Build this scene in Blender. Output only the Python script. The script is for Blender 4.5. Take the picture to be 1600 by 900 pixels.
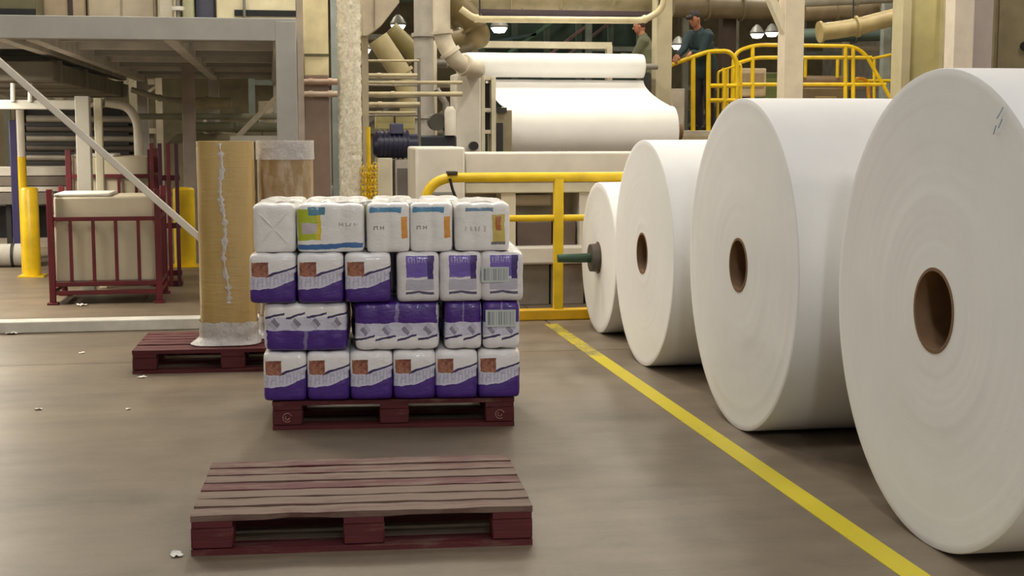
import bpy, bmesh, math, random
from mathutils import Vector, Matrix, noise

for o in list(bpy.data.objects):
    bpy.data.objects.remove(o)
S = bpy.context.scene
COL = S.collection
R = math.radians

# ------------------------------------------------------------------ camera
FPX, CAM_H = 2200.0, 1.48
PITCH = math.atan(248 / FPX)
YAW = math.atan(380 * math.cos(PITCH) / FPX)          # to the right of the hall's long axis (+Y)
cam_d = bpy.data.cameras.new('camera')
cam = bpy.data.objects.new('camera', cam_d)
COL.objects.link(cam)
cam.location = (0, 0, CAM_H)
cam.rotation_euler = (math.pi / 2 - PITCH, 0, -YAW)
cam_d.sensor_width = 36
cam_d.lens = FPX / 1600 * 36
cam_d.clip_end = 200
S.camera = cam
_F = Vector((math.sin(YAW) * math.cos(PITCH), math.cos(YAW) * math.cos(PITCH), -math.sin(PITCH)))
_R = Vector((math.cos(YAW), -math.sin(YAW), 0))
_U = _R.cross(_F)

# ------------------------------------------------------------------ world, exposure, lamps
w = bpy.data.worlds.new('world')
S.world = w
w.use_nodes = True
w.node_tree.nodes['Background'].inputs[0].default_value = (0.95, 0.93, 0.88, 1)
w.node_tree.nodes['Background'].inputs[1].default_value = 0.15
S.view_settings.view_transform = 'Standard'
S.view_settings.look = 'None'
S.view_settings.gamma = 1
S.view_settings.use_curve_mapping = False
S.view_settings.exposure = 0.0
LAMP_POWER = 62.0
LAMP_POWER_REAR = 135.0
LAMP_PINK = (1.0, 0.91, 0.86)      # front bays over the jumbo rolls
LAMP_COOL = (0.90, 0.95, 1.0)      # tubes in the front bays
LAMP_WARM = (1.0, 0.92, 0.76)      # warm tint for the rear bays and the added lamps
LAMP_Z = 6.6


def ray(x, y):
    return _F + _R * ((x - 800) / FPX) + _U * ((450 - y) / FPX)


def G(x, y, z=0.0):
    """point at height z seen at a pixel of the photograph"""
    d = ray(x, y)
    return Vector((0, 0, CAM_H)) + d * ((z - CAM_H) / d.z)


def W(x, y, Y):
    """point of the upright plane at depth Y seen at a pixel"""
    d = ray(x, y)
    return Vector((0, 0, CAM_H)) + d * (Y / d.y)


# ------------------------------------------------------------------ materials
def lin(c):
    return tuple(((v / 255) / 12.92 if v / 255 <= 0.04045 else ((v / 255 + 0.055) / 1.055) ** 2.4) for v in c)


class X:
    """small arithmetic on shader sockets"""
    def __init__(s, nt, k):
        s.nt, s.k = nt, k

    def _op(s, op, *a):
        n = s.nt.nodes.new('ShaderNodeMath')
        n.operation = op
        for i, v in enumerate((s,) + a):
            if isinstance(v, X):
                s.nt.links.new(v.k, n.inputs[i])
            else:
                n.inputs[i].default_value = v
        return X(s.nt, n.outputs[0])

    def __add__(s, o): return s._op('ADD', o)
    def __sub__(s, o): return s._op('SUBTRACT', o)
    def __mul__(s, o): return s._op('MULTIPLY', o)
    def __truediv__(s, o): return s._op('DIVIDE', o)
    def gt(s, o): return s._op('GREATER_THAN', o)
    def lt(s, o): return s._op('LESS_THAN', o)
    def sin(s): return s._op('SINE')
    def abs(s): return s._op('ABSOLUTE')
    def fract(s): return s._op('FRACT')
    def inv(s): return s * -1.0 + 1.0
    def between(s, a, b): return s.gt(a) * s.lt(b)


def new_mat(name, rough=0.5, metal=0.0):
    m = bpy.data.materials.new(name)
    m.use_nodes = True
    nt = m.node_tree
    b = nt.nodes['Principled BSDF']
    b.inputs['Roughness'].default_value = rough
    b.inputs['Metallic'].default_value = metal
    return m, nt, b


def tex(nt, kind='Object', scale=(1, 1, 1)):
    t = nt.nodes.new('ShaderNodeTexCoord')
    mp = nt.nodes.new('ShaderNodeMapping')
    mp.inputs['Scale'].default_value = scale
    nt.links.new(t.outputs[kind], mp.inputs[0])
    return mp.outputs[0]


def nz(nt, vec, scale, detail=4, rough=0.55):
    n = nt.nodes.new('ShaderNodeTexNoise')
    n.inputs['Scale'].default_value = scale
    n.inputs['Detail'].default_value = detail
    n.inputs['Roughness'].default_value = rough
    nt.links.new(vec, n.inputs['Vector'])
    return X(nt, n.outputs[0])


def mixc(nt, fac, a, b):
    n = nt.nodes.new('ShaderNodeMix')
    n.data_type = 'RGBA'
    if isinstance(fac, X):
        nt.links.new(fac.k, n.inputs[0])
    else:
        n.inputs[0].default_value = fac
    for i, v in ((6, a), (7, b)):
        if isinstance(v, X):
            nt.links.new(v.k, n.inputs[i])
        else:
            n.inputs[i].default_value = (*v, 1)
    return X(nt, n.outputs[2])


def setc(nt, b, c):
    nt.links.new(c.k, b.inputs['Base Color'])


def bump(nt, b, h, strength=0.3, dist=0.01):
    n = nt.nodes.new('ShaderNodeBump')
    n.inputs['Strength'].default_value = strength
    n.inputs['Distance'].default_value = dist
    nt.links.new(h.k, n.inputs['Height'])
    nt.links.new(n.outputs[0], b.inputs['Normal'])


MATS = {}


def M(rgb, rough=0.5, metal=0.0, var=0.12, scale=4.0, bmp=0.0):
    """plain painted or raw surface: a colour with uneven wear"""
    key = (rgb, rough, metal, var, scale, bmp)
    if key in MATS:
        return MATS[key]
    m, nt, b = new_mat('paint_%d_%d_%d' % rgb, rough, metal)
    c = lin(rgb)
    v = tex(nt, 'Object')
    n = nz(nt, v, scale, 5)
    lo = tuple(max(0, k * (1 - var * 2)) for k in c)
    hi = tuple(min(1, k * (1 + var)) for k in c)
    setc(nt, b, mixc(nt, (n - 0.3) * 2.5, lo, hi))
    if bmp:
        bump(nt, b, n, bmp, 0.01)
    MATS[key] = m
    return m


YELLOW = M((232, 194, 20), 0.4)
WHITE_P = M((216, 210, 198), 0.45, var=.06)
CREAM = M((214, 206, 182), 0.5, var=.08)
BEIGE = M((176, 164, 138), 0.55)
GREY_P = M((150, 152, 150), 0.5, var=.1)
STEEL = M((150, 146, 138), 0.38, 0.6)
DARK = M((42, 40, 40), 0.55)
BLACKM = M((18, 18, 20), 0.5)
BROWN = M((62, 46, 38), 0.6)
NAVY = M((34, 36, 66), 0.4)
REDM = M((100, 22, 32), 0.5, var=.2)
OLIVE = M((98, 92, 66), 0.6)
TAN = M((150, 130, 98), 0.6)
GREEN = M((44, 74, 54), 0.5)


def mat_concrete():
    m, nt, b = new_mat('concrete_floor', 0.5)
    v = tex(nt, 'Generated')
    t = nt.nodes.new('ShaderNodeNewGeometry')
    v = t.outputs['Position']
    a = nz(nt, v, 0.55, 5, .6)
    c = nz(nt, v, 3.2, 6, .62)
    d = nz(nt, v, 38, 3)
    mp = nt.nodes.new('ShaderNodeMapping')
    mp.inputs['Scale'].default_value = (0.5, 2.6, 1)
    nt.links.new(v, mp.inputs[0])
    s = nz(nt, mp.outputs[0], 1.6, 6, .6)
    k = a * 0.9 + c * 0.55 + s * 0.7 + d * 0.18
    col = mixc(nt, (k - 0.86) * 1.7, lin((90, 79, 66)), lin((130, 115, 97)))
    spot = (c - 0.63) * 6.0
    setc(nt, b, col)
    nt.links.new((a * -0.3 + 0.62).k, b.inputs['Roughness'])
    bump(nt, b, d * 0.4 + c, 0.12, 0.01)
    return m


def mat_floor_paint():
    m, nt, b = new_mat('yellow_floor_paint', 0.5)
    t = nt.nodes.new('ShaderNodeNewGeometry')
    v = t.outputs['Position']
    n = nz(nt, v, 16, 6, .7)
    g = nz(nt, v, 2.2, 4)
    sep = nt.nodes.new('ShaderNodeSeparateXYZ')
    nt.links.new(v, sep.inputs[0])
    worn = X(nt, sep.outputs[1]).gt(8.9) * 0.13
    fac = (n * 0.6 + g * 0.4 + worn - 0.57) * 7.0
    cl = nt.nodes.new('ShaderNodeClamp')
    nt.links.new(fac.k, cl.inputs[0])
    setc(nt, b, mixc(nt, X(nt, cl.outputs[0]), lin((206, 188, 28)), lin((136, 124, 84))))
    return m


def mat_paper():
    m, nt, b = new_mat('tissue_paper', 0.9)
    v = tex(nt, 'Object')
    n = nz(nt, v, 3, 5)
    setc(nt, b, mixc(nt, n, lin((226, 225, 223)), lin((240, 239, 237))))
    f = nz(nt, tex(nt, 'Object', (6, 40, 40)), 3, 3)
    bump(nt, b, f, 0.08, 0.004)
    return m


def mat_cardboard(film=False):
    m, nt, b = new_mat('brown_paper', 0.35 if film else 0.7)
    v = tex(nt, 'Object', (1, 1, .25))
    n = nz(nt, v, 7, 5)
    f = nz(nt, tex(nt, 'Object', (1, 1, 6)), 9, 4)
    setc(nt, b, mixc(nt, n, lin((168, 138, 76)), lin((204, 174, 112))))
    bump(nt, b, f * 0.6 + n, 0.35, 0.012)
    if film:
        b.inputs['Coat Weight'].default_value = 0.6
        b.inputs['Coat Roughness'].default_value = 0.15
    return m


def mat_cardboard_pale():
    m, nt, b = new_mat('film_covered_brown_paper', 0.3)
    n = nz(nt, tex(nt, 'Object', (2, 2, .5)), 6, 5, .65)
    f = nz(nt, tex(nt, 'Object'), 16, 4)
    cl = nt.nodes.new('ShaderNodeClamp')
    nt.links.new(((n - 0.46) * 5.0).k, cl.inputs[0])
    setc(nt, b, mixc(nt, X(nt, cl.outputs[0]), lin((158, 128, 84)), lin((196, 178, 150))))
    bump(nt, b, f, 0.5, 0.012)
    b.inputs['Coat Weight'].default_value = 0.5
    return m


def mat_film():
    m, nt, b = new_mat('stretch_film', 0.25)
    v = tex(nt, 'Object')
    n = nz(nt, v, 22, 5, .65)
    setc(nt, b, mixc(nt, n, lin((196, 190, 182)), lin((236, 234, 232))))
    b.inputs['Alpha'].default_value = 0.8
    bump(nt, b, n, 0.8, 0.02)
    return m


def mat_pallet(top=False):
    m, nt, b = new_mat('red_painted_wood' + ('_worn' if top else ''), 0.7)
    oi = nt.nodes.new('ShaderNodeObjectInfo')
    rnd = X(nt, oi.outputs['Random'])
    v = tex(nt, 'Object', (1.2, 14, 14))
    n = nz(nt, v, 4, 6, .65)
    w2 = nz(nt, tex(nt, 'Object', (2, 5, 5)), 3, 5, .65)
    red = mixc(nt, n, lin((62, 14, 20)), lin((98, 26, 30)))
    wood = mixc(nt, n, lin((80, 63, 53)), lin((128, 104, 89)))
    fac = (w2 * 1.1 + n * 0.5 + rnd * 0.55 - (0.78 if top else 1.28)) * 3.2
    cl = nt.nodes.new('ShaderNodeClamp')
    nt.links.new(fac.k, cl.inputs[0])
    setc(nt, b, mixc(nt, X(nt, cl.outputs[0]), red, wood))
    bump(nt, b, n, 0.5, 0.006)
    return m


PUR_D, PUR, PUR_L = lin((58, 30, 112)), lin((86, 44, 148)), lin((128, 104, 190))
PACKW, LAV = lin((240, 237, 237)), lin((210, 208, 226))
INK = lin((54, 46, 96))


def pack_base(name):
    m, nt, b = new_mat(name, 0.34)
    b.inputs['Coat Weight'].default_value = 0.35
    b.inputs['Coat Roughness'].default_value = 0.12
    t = nt.nodes.new('ShaderNodeTexCoord')
    s = nt.nodes.new('ShaderNodeSeparateXYZ')
    nt.links.new(t.outputs['Generated'], s.inputs[0])
    wr = nz(nt, tex(nt, 'Object', (1, 1, 1.8)), 26, 4, .6)
    bump(nt, b, wr, 0.45, 0.008)
    w1 = nz(nt, tex(nt, 'Object'), 13, 3, .6)
    w2 = nz(nt, tex(nt, 'Object', (1, 1, -1)), 17, 3, .6)
    return m, nt, b, X(nt, s.outputs[0]) + (w1 - 0.5) * 0.09, X(nt, s.outputs[1]), X(nt, s.outputs[2]) + (w2 - 0.5) * 0.08


def letters(u, v, n, slant=0.0):
    """row of letter-like strokes, 1 inside a stroke"""
    q = (u * n)
    k = q.fract()
    cell = (q - k)
    wig = (cell * 2.7).sin() * 0.22
    a = (k - 0.22).abs().lt(0.10)
    bb = (k - 0.70 + wig * (v - 0.5)).abs().lt(0.09)
    mid = (v - 0.5 - wig * 0.8).abs().lt(0.10) * k.between(0.15, 0.75)
    s = a + bb + mid
    return s.gt(0.5)


def mat_pack_front():
    m, nt, b, u, d, v = pack_base('printed_film_front')
    slope = v - u * 0.16
    col = mixc(nt, v.gt(0.0), PACKW, PACKW)
    # lettered band under the swoosh
    band = slope.between(0.25, 0.52)
    col = mixc(nt, band, col, LAV)
    lt = letters(u, (slope - 0.27) / 0.22, 6) * slope.between(0.29, 0.47) * u.between(0.08, 0.96)
    col = mixc(nt, lt * 0.4, col, lin((132, 140, 164)))
    # purple foot
    curve = v - (u * u) * 0.22
    n = nz(nt, tex(nt, 'Object'), 9, 3)
    pur = mixc(nt, n, PUR_D, PUR)
    foot = curve.lt(0.27)
    col = mixc(nt, foot, col, pur)
    # swoosh
    sw = (v - 0.54 - (u - 0.35) * 0.28).abs().lt(0.022 + 0.0) * u.gt(0.36)
    col = mixc(nt, sw, col, INK)
    # brown picture
    pic = u.between(0.06, 0.42) * v.between(0.54, 0.82)
    pn = nz(nt, tex(nt, 'Object'), 30, 4, .7)
    pn = (pn - 0.35) * 2.6
    col = mixc(nt, pic, col, mixc(nt, pn, lin((110, 50, 32)), lin((206, 146, 120))))
    # sides of the pack stay purple, the top white
    col = mixc(nt, u.gt(0.965) * v.lt(0.62), col, PUR_D)
    setc(nt, b, col)
    return m


def mat_pack_side(rep=4, name='printed_film_side'):
    m, nt, b, u, d, v = pack_base(name)
    q = u * float(rep)
    k = q.fract()
    n = nz(nt, tex(nt, 'Object'), 9, 3)
    col = mixc(nt, v.gt(0.7), LAV, PACKW)
    dia = (((k - 0.5).abs() * 1.2 + ((v - 0.56) * 2.6).abs()).lt(0.34)) * (((k - 0.5) * 3 + (v - 0.56) * 6).sin().gt(0.0) * 0.5 + 0.3)
    col = mixc(nt, dia, col, lin((112, 108, 128)))
    sw = (v - 0.68 - k * 0.10).abs().lt(0.022) * k.gt(0.08)
    col = mixc(nt, sw, col, INK)
    foot = v.lt(0.43) * u.gt(0.045)
    seam = (u - 0.5).abs().lt(0.02).inv()
    col = mixc(nt, foot * (seam * 0.25 + 0.75), col, mixc(nt, n, PUR_D, PUR))
    setc(nt, b, col)
    return m


def mat_pack_end():
    m, nt, b, u, d, v = pack_base('printed_film_back')
    n = nz(nt, tex(nt, 'Object'), 12, 3)
    col = mixc(nt, n, PACKW, lin((212, 208, 212)))
    inx = u.between(0.22, 0.86)
    sq = inx * v.between(0.5, 0.93)
    g = (v - 0.5) * 2.2
    col = mixc(nt, sq, col, mixc(nt, n, PUR_L, lin((96, 72, 168))))
    col = mixc(nt, u.between(0.72, 0.86) * v.between(0.46, 0.93), col, PUR_D)
    lt = letters((u - 0.2), (v - 0.78) / 0.12, 8) * u.between(0.26, 0.7) * v.between(0.78, 0.9)
    col = mixc(nt, lt * 0.6, col, lin((186, 178, 216)))
    col = mixc(nt, inx * v.between(0.24, 0.46), col, lin((186, 182, 196)))
    sw = (v - 0.19 + (u * 9).sin() * 0.018).abs().lt(0.026) * inx
    col = mixc(nt, sw, col, lin((84, 82, 104)))
    setc(nt, b, col)
    return m


def mat_pack_white(kind):
    m, nt, b, u, d, v = pack_base('printed_film_white_%d' % kind)
    n = nz(nt, tex(nt, 'Object'), 7, 3)
    col = mixc(nt, n, lin((232, 229, 225)), lin((246, 244, 241)))
    if kind == 1:
        yel = u.between(0.02, 0.36) * v.between(0.25, 0.88)
        col = mixc(nt, yel, col, mixc(nt, u.gt(0.3), lin((176, 190, 40)), lin((222, 196, 60))))
        col = mixc(nt, u.between(0.08, 0.3) * v.between(0.38, 0.6), col, lin((196, 186, 190)))
        col = mixc(nt, u.between(0.18, 0.42) * v.between(0.76, 0.92), col, lin((70, 128, 150)))
        band = (v - 0.13 + (u * 6.0).sin() * 0.02).abs().lt(0.05) * u.between(0.02, 0.96)
        col = mixc(nt, band, col, lin((66, 112, 168)))
        mk = letters((u - 0.5), (v - 0.5) / 0.1, 9) * u.between(0.62, 0.9) * v.between(0.53, 0.6)
        col = mixc(nt, mk * 0.6, col, lin((132, 130, 110)))
    if kind == 2:
        top = v.between(0.80, 0.90) * u.between(0.08, 0.8)
        col = mixc(nt, top, col, lin((84, 142, 182)))
        o = u.between(0.80, 0.94) * v.between(0.28, 0.72)
        col = mixc(nt, o, col, mixc(nt, n, lin((204, 120, 30)), lin((236, 178, 80))))
        mk = letters(u, (v - 0.46) / 0.12, 7) * u.between(0.14, 0.4) * v.between(0.46, 0.54)
        col = mixc(nt, mk, col, lin((156, 150, 140)))
    if kind == 3:
        top = v.between(0.82, 0.89) * u.between(0.2, 0.7)
        col = mixc(nt, top, col, lin((92, 128, 160)))
        mk = (letters(u, (v - 0.5) / 0.12, 6) * u.between(0.2, 0.55) * v.between(0.42, 0.52))
        col = mixc(nt, mk * 0.5, col, lin((140, 132, 120)))
        yl = u.between(0.68, 0.9) * v.between(0.2, 0.76)
        col = mixc(nt, yl, col, lin((206, 184, 98)))
        col = mixc(nt, u.between(0.74, 0.84) * v.between(0.42, 0.72), col, lin((180, 106, 52)))
        col = mixc(nt, u.between(0.66, 0.9) * v.between(0.14, 0.2), col, lin((120, 112, 108)))
    setc(nt, b, col)
    return m


def mat_barcode():
    m, nt, b = new_mat('barcode_sticker', 0.6)
    t = nt.nodes.new('ShaderNodeTexCoord')
    s = nt.nodes.new('ShaderNodeSeparateXYZ')
    nt.links.new(t.outputs['Generated'], s.inputs[0])
    u, v = X(nt, s.outputs[0]), X(nt, s.outputs[2])
    n = nt.nodes.new('ShaderNodeTexWhiteNoise')
    n.noise_dimensions = '1D'
    nt.links.new((u * 70.0)._op('FLOOR').k, n.inputs['W'])
    bars = X(nt, n.outputs[0]).gt(0.5) * u.between(0.06, 0.94) * v.between(0.12, 0.9)
    setc(nt, b, mixc(nt, bars, lin((196, 202, 200)), lin((130, 138, 140))))
    return m


def mat_emit(rgb, strength):
    m, nt, b = new_mat('lamp_glow', 0.4)
    b.inputs['Base Color'].default_value = (*lin(rgb), 1)
    b.inputs['Emission Color'].default_value = (*lin(rgb), 1)
    b.inputs['Emission Strength'].default_value = strength
    return m


CONCRETE = mat_concrete()
PAPER = mat_paper()
CARD = mat_cardboard()
CARDF = mat_cardboard(True)
FILM = mat_film()
PAL_RED, PAL_TOP = mat_pallet(), mat_pallet(True)
CORE = M((124, 92, 62), 0.7, var=.2)
GLOW = mat_emit((255, 250, 236), 6.0)


# ------------------------------------------------------------------ mesh builder
class MB:
    def __init__(s):
        s.v, s.f = [], []

    def add(s, vs, fs):
        o = len(s.v)
        s.v += [Vector(p) for p in vs]
        s.f += [tuple(i + o for i in q) for q in fs]
        return s

    def box(s, a, b):
        x0, y0, z0 = a
        x1, y1, z1 = b
        return s.add([(x0, y0, z0), (x1, y0, z0), (x1, y1, z0), (x0, y1, z0), (x0, y0, z1), (x1, y0, z1), (x1, y1, z1), (x0, y1, z1)],
                     [(0, 3, 2, 1), (4, 5, 6, 7), (0, 1, 5, 4), (1, 2, 6, 5), (2, 3, 7, 6), (3, 0, 4, 7)])

    def beam(s, a, b, w, h, up=(0, 0, 1)):
        a, b = Vector(a), Vector(b)
        d = (b - a).normalized()
        u = Vector(up)
        if abs(d.dot(u)) > .98:
            u = Vector((0, 1, 0))
        r = d.cross(u).normalized()
        u = r.cross(d)
        vs = [p + r * i * w / 2 + u * j * h / 2 for p in (a, b) for i, j in ((-1, -1), (1, -1), (1, 1), (-1, 1))]
        return s.add(vs, [(0, 1, 2, 3), (7, 6, 5, 4), (0, 4, 5, 1), (1, 5, 6, 2), (2, 6, 7, 3), (3, 7, 4, 0)])

    def tube(s, pts, r, n=10, cap=True):
        pts = [Vector(p) for p in pts]
        rs = r if isinstance(r, (list, tuple)) else [r] * len(pts)
        vs, fs = [], []
        t0 = (pts[1] - pts[0]).normalized()
        u = t0.orthogonal().normalized()
        for i, p in enumerate(pts):
            a = pts[max(i - 1, 0)]
            c = pts[min(i + 1, len(pts) - 1)]
            t = (c - a).normalized()
            u = (u - t * u.dot(t)).normalized()
            v = t.cross(u)
            for k in range(n):
                g = 2 * math.pi * k / n
                vs.append(p + (u * math.cos(g) + v * math.sin(g)) * rs[i])
        for i in range(len(pts) - 1):
            for k in range(n):
                k2 = (k + 1) % n
                fs.append((i * n + k, i * n + k2, (i + 1) * n + k2, (i + 1) * n + k))
        if cap:
            fs.append(tuple(range(n))[::-1])
            fs.append(tuple(range((len(pts) - 1) * n, len(pts) * n)))
        return s.add(vs, fs)

    def lathe(s, prof, c, axis='X', n=64, closed=False):
        """prof: (along axis, radius) pairs"""
        vs, fs = [], []
        for t, r in prof:
            for k in range(n):
                g = 2 * math.pi * k / n
                a, b = r * math.cos(g), r * math.sin(g)
                q = {'X': (t, a, b), 'Y': (a, t, b), 'Z': (a, b, t)}[axis]
                vs.append(Vector(c) + Vector(q))
        m = len(prof)
        for i in range(m if closed else m - 1):
            j = (i + 1) % m
            for k in range(n):
                k2 = (k + 1) % n
                fs.append((i * n + k, i * n + k2, j * n + k2, j * n + k))
        if not closed:
            fs.append(tuple(range(n))[::-1])
            fs.append(tuple(range((m - 1) * n, m * n)))
        return s.add(vs, fs)

    def mesh(s, name, mat):
        me = bpy.data.meshes.new(name)
        me.from_pydata([tuple(p) for p in s.v], [], s.f)
        bm = bmesh.new()
        bm.from_mesh(me)
        bmesh.ops.recalc_face_normals(bm, faces=bm.faces)
        bm.to_mesh(me)
        bm.free()
        me.materials.append(mat)
        me.polygons.foreach_set('use_smooth', [True] * len(me.polygons))
        me.set_sharp_from_angle(angle=R(38))
        return me

    def build(s, name, mat, parent=None, bev=0.0, origin=None):
        if origin is not None:
            o_ = Vector(origin)
            s.v = [p - o_ for p in s.v]
        o = bpy.data.objects.new(name, s.mesh(name, mat))
        COL.objects.link(o)
        if origin is not None:
            o.location = origin
        if parent is not None:
            o.parent = parent
        if bev:
            b = o.modifiers.new('edge', 'BEVEL')
            b.width = bev
            b.segments = 2
            b.limit_method = 'ANGLE'
            b.angle_limit = R(50)
        return o


def tag(o, label, cat, group=None):
    o['label'] = label
    o['category'] = cat
    if group:
        o['group'] = group
    return o


def thing(name, label, cat, loc=(0, 0, 0), rz=0.0, group=None):
    o = bpy.data.objects.new(name, None)
    o.empty_display_size = .1
    COL.objects.link(o)
    o.location = loc
    o.rotation_euler = (0, 0, rz)
    return tag(o, label, cat, group)


def struct(o, label=None):
    o['kind'] = 'structure'
    if label:
        o['label'] = label
    return o


def child(name, me, parent, loc=(0, 0, 0), rot=(0, 0, 0)):
    o = bpy.data.objects.new(name, me)
    COL.objects.link(o)
    o.parent = parent
    o.location = loc
    o.rotation_euler = rot
    return o


def copy_tree(o, parent=None):
    c = o.copy()
    COL.objects.link(c)
    c.parent = parent
    for ch in list(o.children):
        copy_tree(ch, c)
    return c


def rect(x0, y0, x1, y1, Y, dep, z0=None, z1=None):
    """box whose front face covers a pixel rectangle at depth Y"""
    a, b = W(x0, (y0 + y1) / 2, Y), W(x1, (y0 + y1) / 2, Y)
    t, u = W((x0 + x1) / 2, y0, Y).z, W((x0 + x1) / 2, y1, Y).z
    return (a.x, Y, u if z0 is None else z0), (b.x, Y + dep, t if z1 is None else z1)


def rbox(name, mat, px, Y, dep, parent=None, bev=.006, z0=None, z1=None):
    a, b = rect(*px, Y, dep, z0, z1)
    return MB().box(a, b).build(name, mat, parent, bev)


def arc(c, r, a0, a1, n, ax, ay):
    ax, ay, c = Vector(ax), Vector(ay), Vector(c)
    return [c + (ax * math.cos(a0 + (a1 - a0) * i / n) + ay * math.sin(a0 + (a1 - a0) * i / n)) * r for i in range(n + 1)]


def rounded(pts, r, n=6):
    """polyline with rounded corners"""
    pts = [Vector(p) for p in pts]
    out = [pts[0]]
    for i in range(1, len(pts) - 1):
        p, a, b = pts[i], pts[i - 1], pts[i + 1]
        da, db = (a - p), (b - p)
        k = min(r, da.length * .45, db.length * .45)
        s, e = p + da.normalized() * k, p + db.normalized() * k
        for j in range(n + 1):
            t = j / n
            out.append(s * (1 - t) ** 2 + p * 2 * t * (1 - t) + e * t * t)
    out.append(pts[-1])
    return out


# ------------------------------------------------------------------ the hall
X0, X1, Y0, Y1, ZC = -13.0, 17.0, -7.0, 42.0, 8.0
fl = struct(MB().box((X0, Y0, -.3), (X1, Y1, -.012)).build('floor', M((60, 54, 46), .8)), 'brown grey concrete floor of the hall')
xs = [X0, -8.5, -3.2, 2.095, 7.4, 12.2, X1]
ys = [Y0, -2.6, 3.3, 9.17, 15.1, 21.0, 27.0, 33.0, Y1]
for i in range(len(xs) - 1):
    for j in range(len(ys) - 1):
        MB().box((xs[i] + .004, ys[j] + .004, -.2), (xs[i + 1] - .004, ys[j + 1] - .004, 0)).build('slab', CONCRETE, fl)
WALLM = M((206, 202, 192), .7)
CEILM = M((214, 211, 202), .8)
struct(MB().box((X0 - .3, Y0, 0), (X0, Y1, ZC)).build('wall_left', WALLM), 'pale plaster wall of the hall')
struct(MB().box((X1, Y0, 0), (X1 + .3, Y1, ZC)).build('wall_right', WALLM), 'pale plaster wall of the hall')
struct(MB().box((X0 - .3, Y0 - .3, 0), (X1 + .3, Y0, ZC)).build('wall_front', WALLM), 'pale plaster wall of the hall')
wb = struct(MB().box((X0 - .3, Y1, 0), (X1 + .3, Y1 + .3, ZC)).build('wall_back', M((128, 118, 92), .75)), 'dim end wall of the hall')
struct(MB().box((X0 - .3, Y0 - .3, ZC), (X1 + .3, Y1 + .3, ZC + .3)).build('ceiling', CEILM), 'pale ceiling of the hall')

line = MB()
lx = 2.045
line.box((lx, -3, 0), (lx + .1, 10.45, .003))
struct(line.build('trim_1', mat_floor_paint()), 'yellow painted line on the floor')


def lamp(x, y, z=LAMP_Z, power=LAMP_POWER, top=ZC):
    low = top < ZC
    t = thing('fill_lamp' if low else 'ceiling_lamp', 'added unseen batten lamp fixed under the mezzanine deck' if low else 'long white unseen batten lamp hung under the ceiling', 'lamp', (x, y, z), group='added batten lamps under the mezzanine' if low else 'batten lamps under the ceiling')
    MB().box((-.16, -.8, .03), (.16, .8, .12)).build('housing', WHITE_P, t, .01)
    MB().box((-.13, -.76, 0), (.13, .76, .03)).build('diffuser', GLOW, t)
    for s in (-1, 1):
        MB().tube([(0, s * .55, .12), (0, s * .55, top - z)], .012, 6).build('rod', STEEL, t)
    d = bpy.data.lights.new('lamp_light', 'AREA')
    d.shape = 'RECTANGLE'
    d.size, d.size_y = .5, 1.7
    d.energy = power
    d.color = (LAMP_COOL if x < 2 else LAMP_PINK) if y < 9 else LAMP_WARM
    o = bpy.data.objects.new('lamp_light', d)
    COL.objects.link(o)
    o.parent = t
    o.location = (0, 0, -.02)


for lx_ in (-8.5, -4.0, .5, 5.0, 10.0):
    for ly_ in (-3.0, 2.5, 8.0, 13.5, 19.0, 25.0, 32.0):
        lamp(lx_, ly_, 4.4 if ly_ < 0 else LAMP_Z, power=(LAMP_POWER * (2.6 if ly_ < 0 else .8) * (.9 if lx_ > 2 else (1.7 if ly_ < 0 else 1.3) if lx_ > -2 else .2)) if ly_ < 9 else LAMP_POWER_REAR * (1.25 if ly_ < 20 else 1))  # row behind the camera hung lower and made stronger as unseen front fill
for lx_, ly_ in ((-1.6, 9.7), (1.4, 9.8), (5.2, 10.4)):  # unseen lamps added low down to brighten the front of the machine
    lamp(lx_, ly_, 4.7, 52)
for lx_, ly_, lz_ in ((-2.85, 12.4, 2.0), (-4.35, 15.2, 2.0), (-4.35, 17.8, 2.0)):  # lamps added out of view so floor bounce brightens the deck's underside
    lamp(lx_, ly_, lz_, 115, top=2.26)


# ------------------------------------------------------------------ jumbo paper rolls
def jumbo(xf, y, r, length, rc, seed, label, loose=.0):
    t = thing('jumbo_paper_roll', label, 'paper roll', (xf, y, 0), group='jumbo paper rolls beside the yellow line')
    rnd = random.Random(seed)
    prof = []
    rad = rc + .012
    off = 0.0
    prof.append((.30, rad))
    while rad < r - .02:
        off = max(-.004, min(.005, off * .7 + rnd.uniform(-.0007, .0007)))
        prof.append((off, rad))
        rad += rnd.uniform(.008, .026)
    prof += [(.0, r - .005), (.002, r - .0015), (.007, r), (length * .3, r + .0015), (length * .31, r + .0005), (length * .7, r), (length - .01, r), (length, r - .01), (length, rc + .012), (length - .3, rc + .012)]
    mb = MB()
    mb.lathe(prof, (0, 0, r), 'X', 128)
    # the open ends of the bore are not capped
    mb.f = mb.f[:-2]
    mb.build('paper', PAPER, t)
    c = MB()
    c.lathe([(-.003, rc), (-.003, rc + .012), (length + .003, rc + .012), (length + .003, rc)], (0, 0, r), 'X', 48, closed=True)
    c.build('core', CORE, t)
    # loose end of the outer sheet
    a0 = R(205)
    tail = MB()
    vs, fs = [], []
    for i in range(9):
        g = a0 + R(2.0) * i
        rr = r + .002 + .0018 * i * .6
        for xx in (.03, length - .03):
            vs.append((xx, -rr * math.cos(g + math.pi), r + rr * math.sin(g + math.pi)))
    for i in range(8):
        fs.append((2 * i, 2 * i + 1, 2 * i + 3, 2 * i + 2))
    tail.add(vs, fs)
    return t


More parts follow.
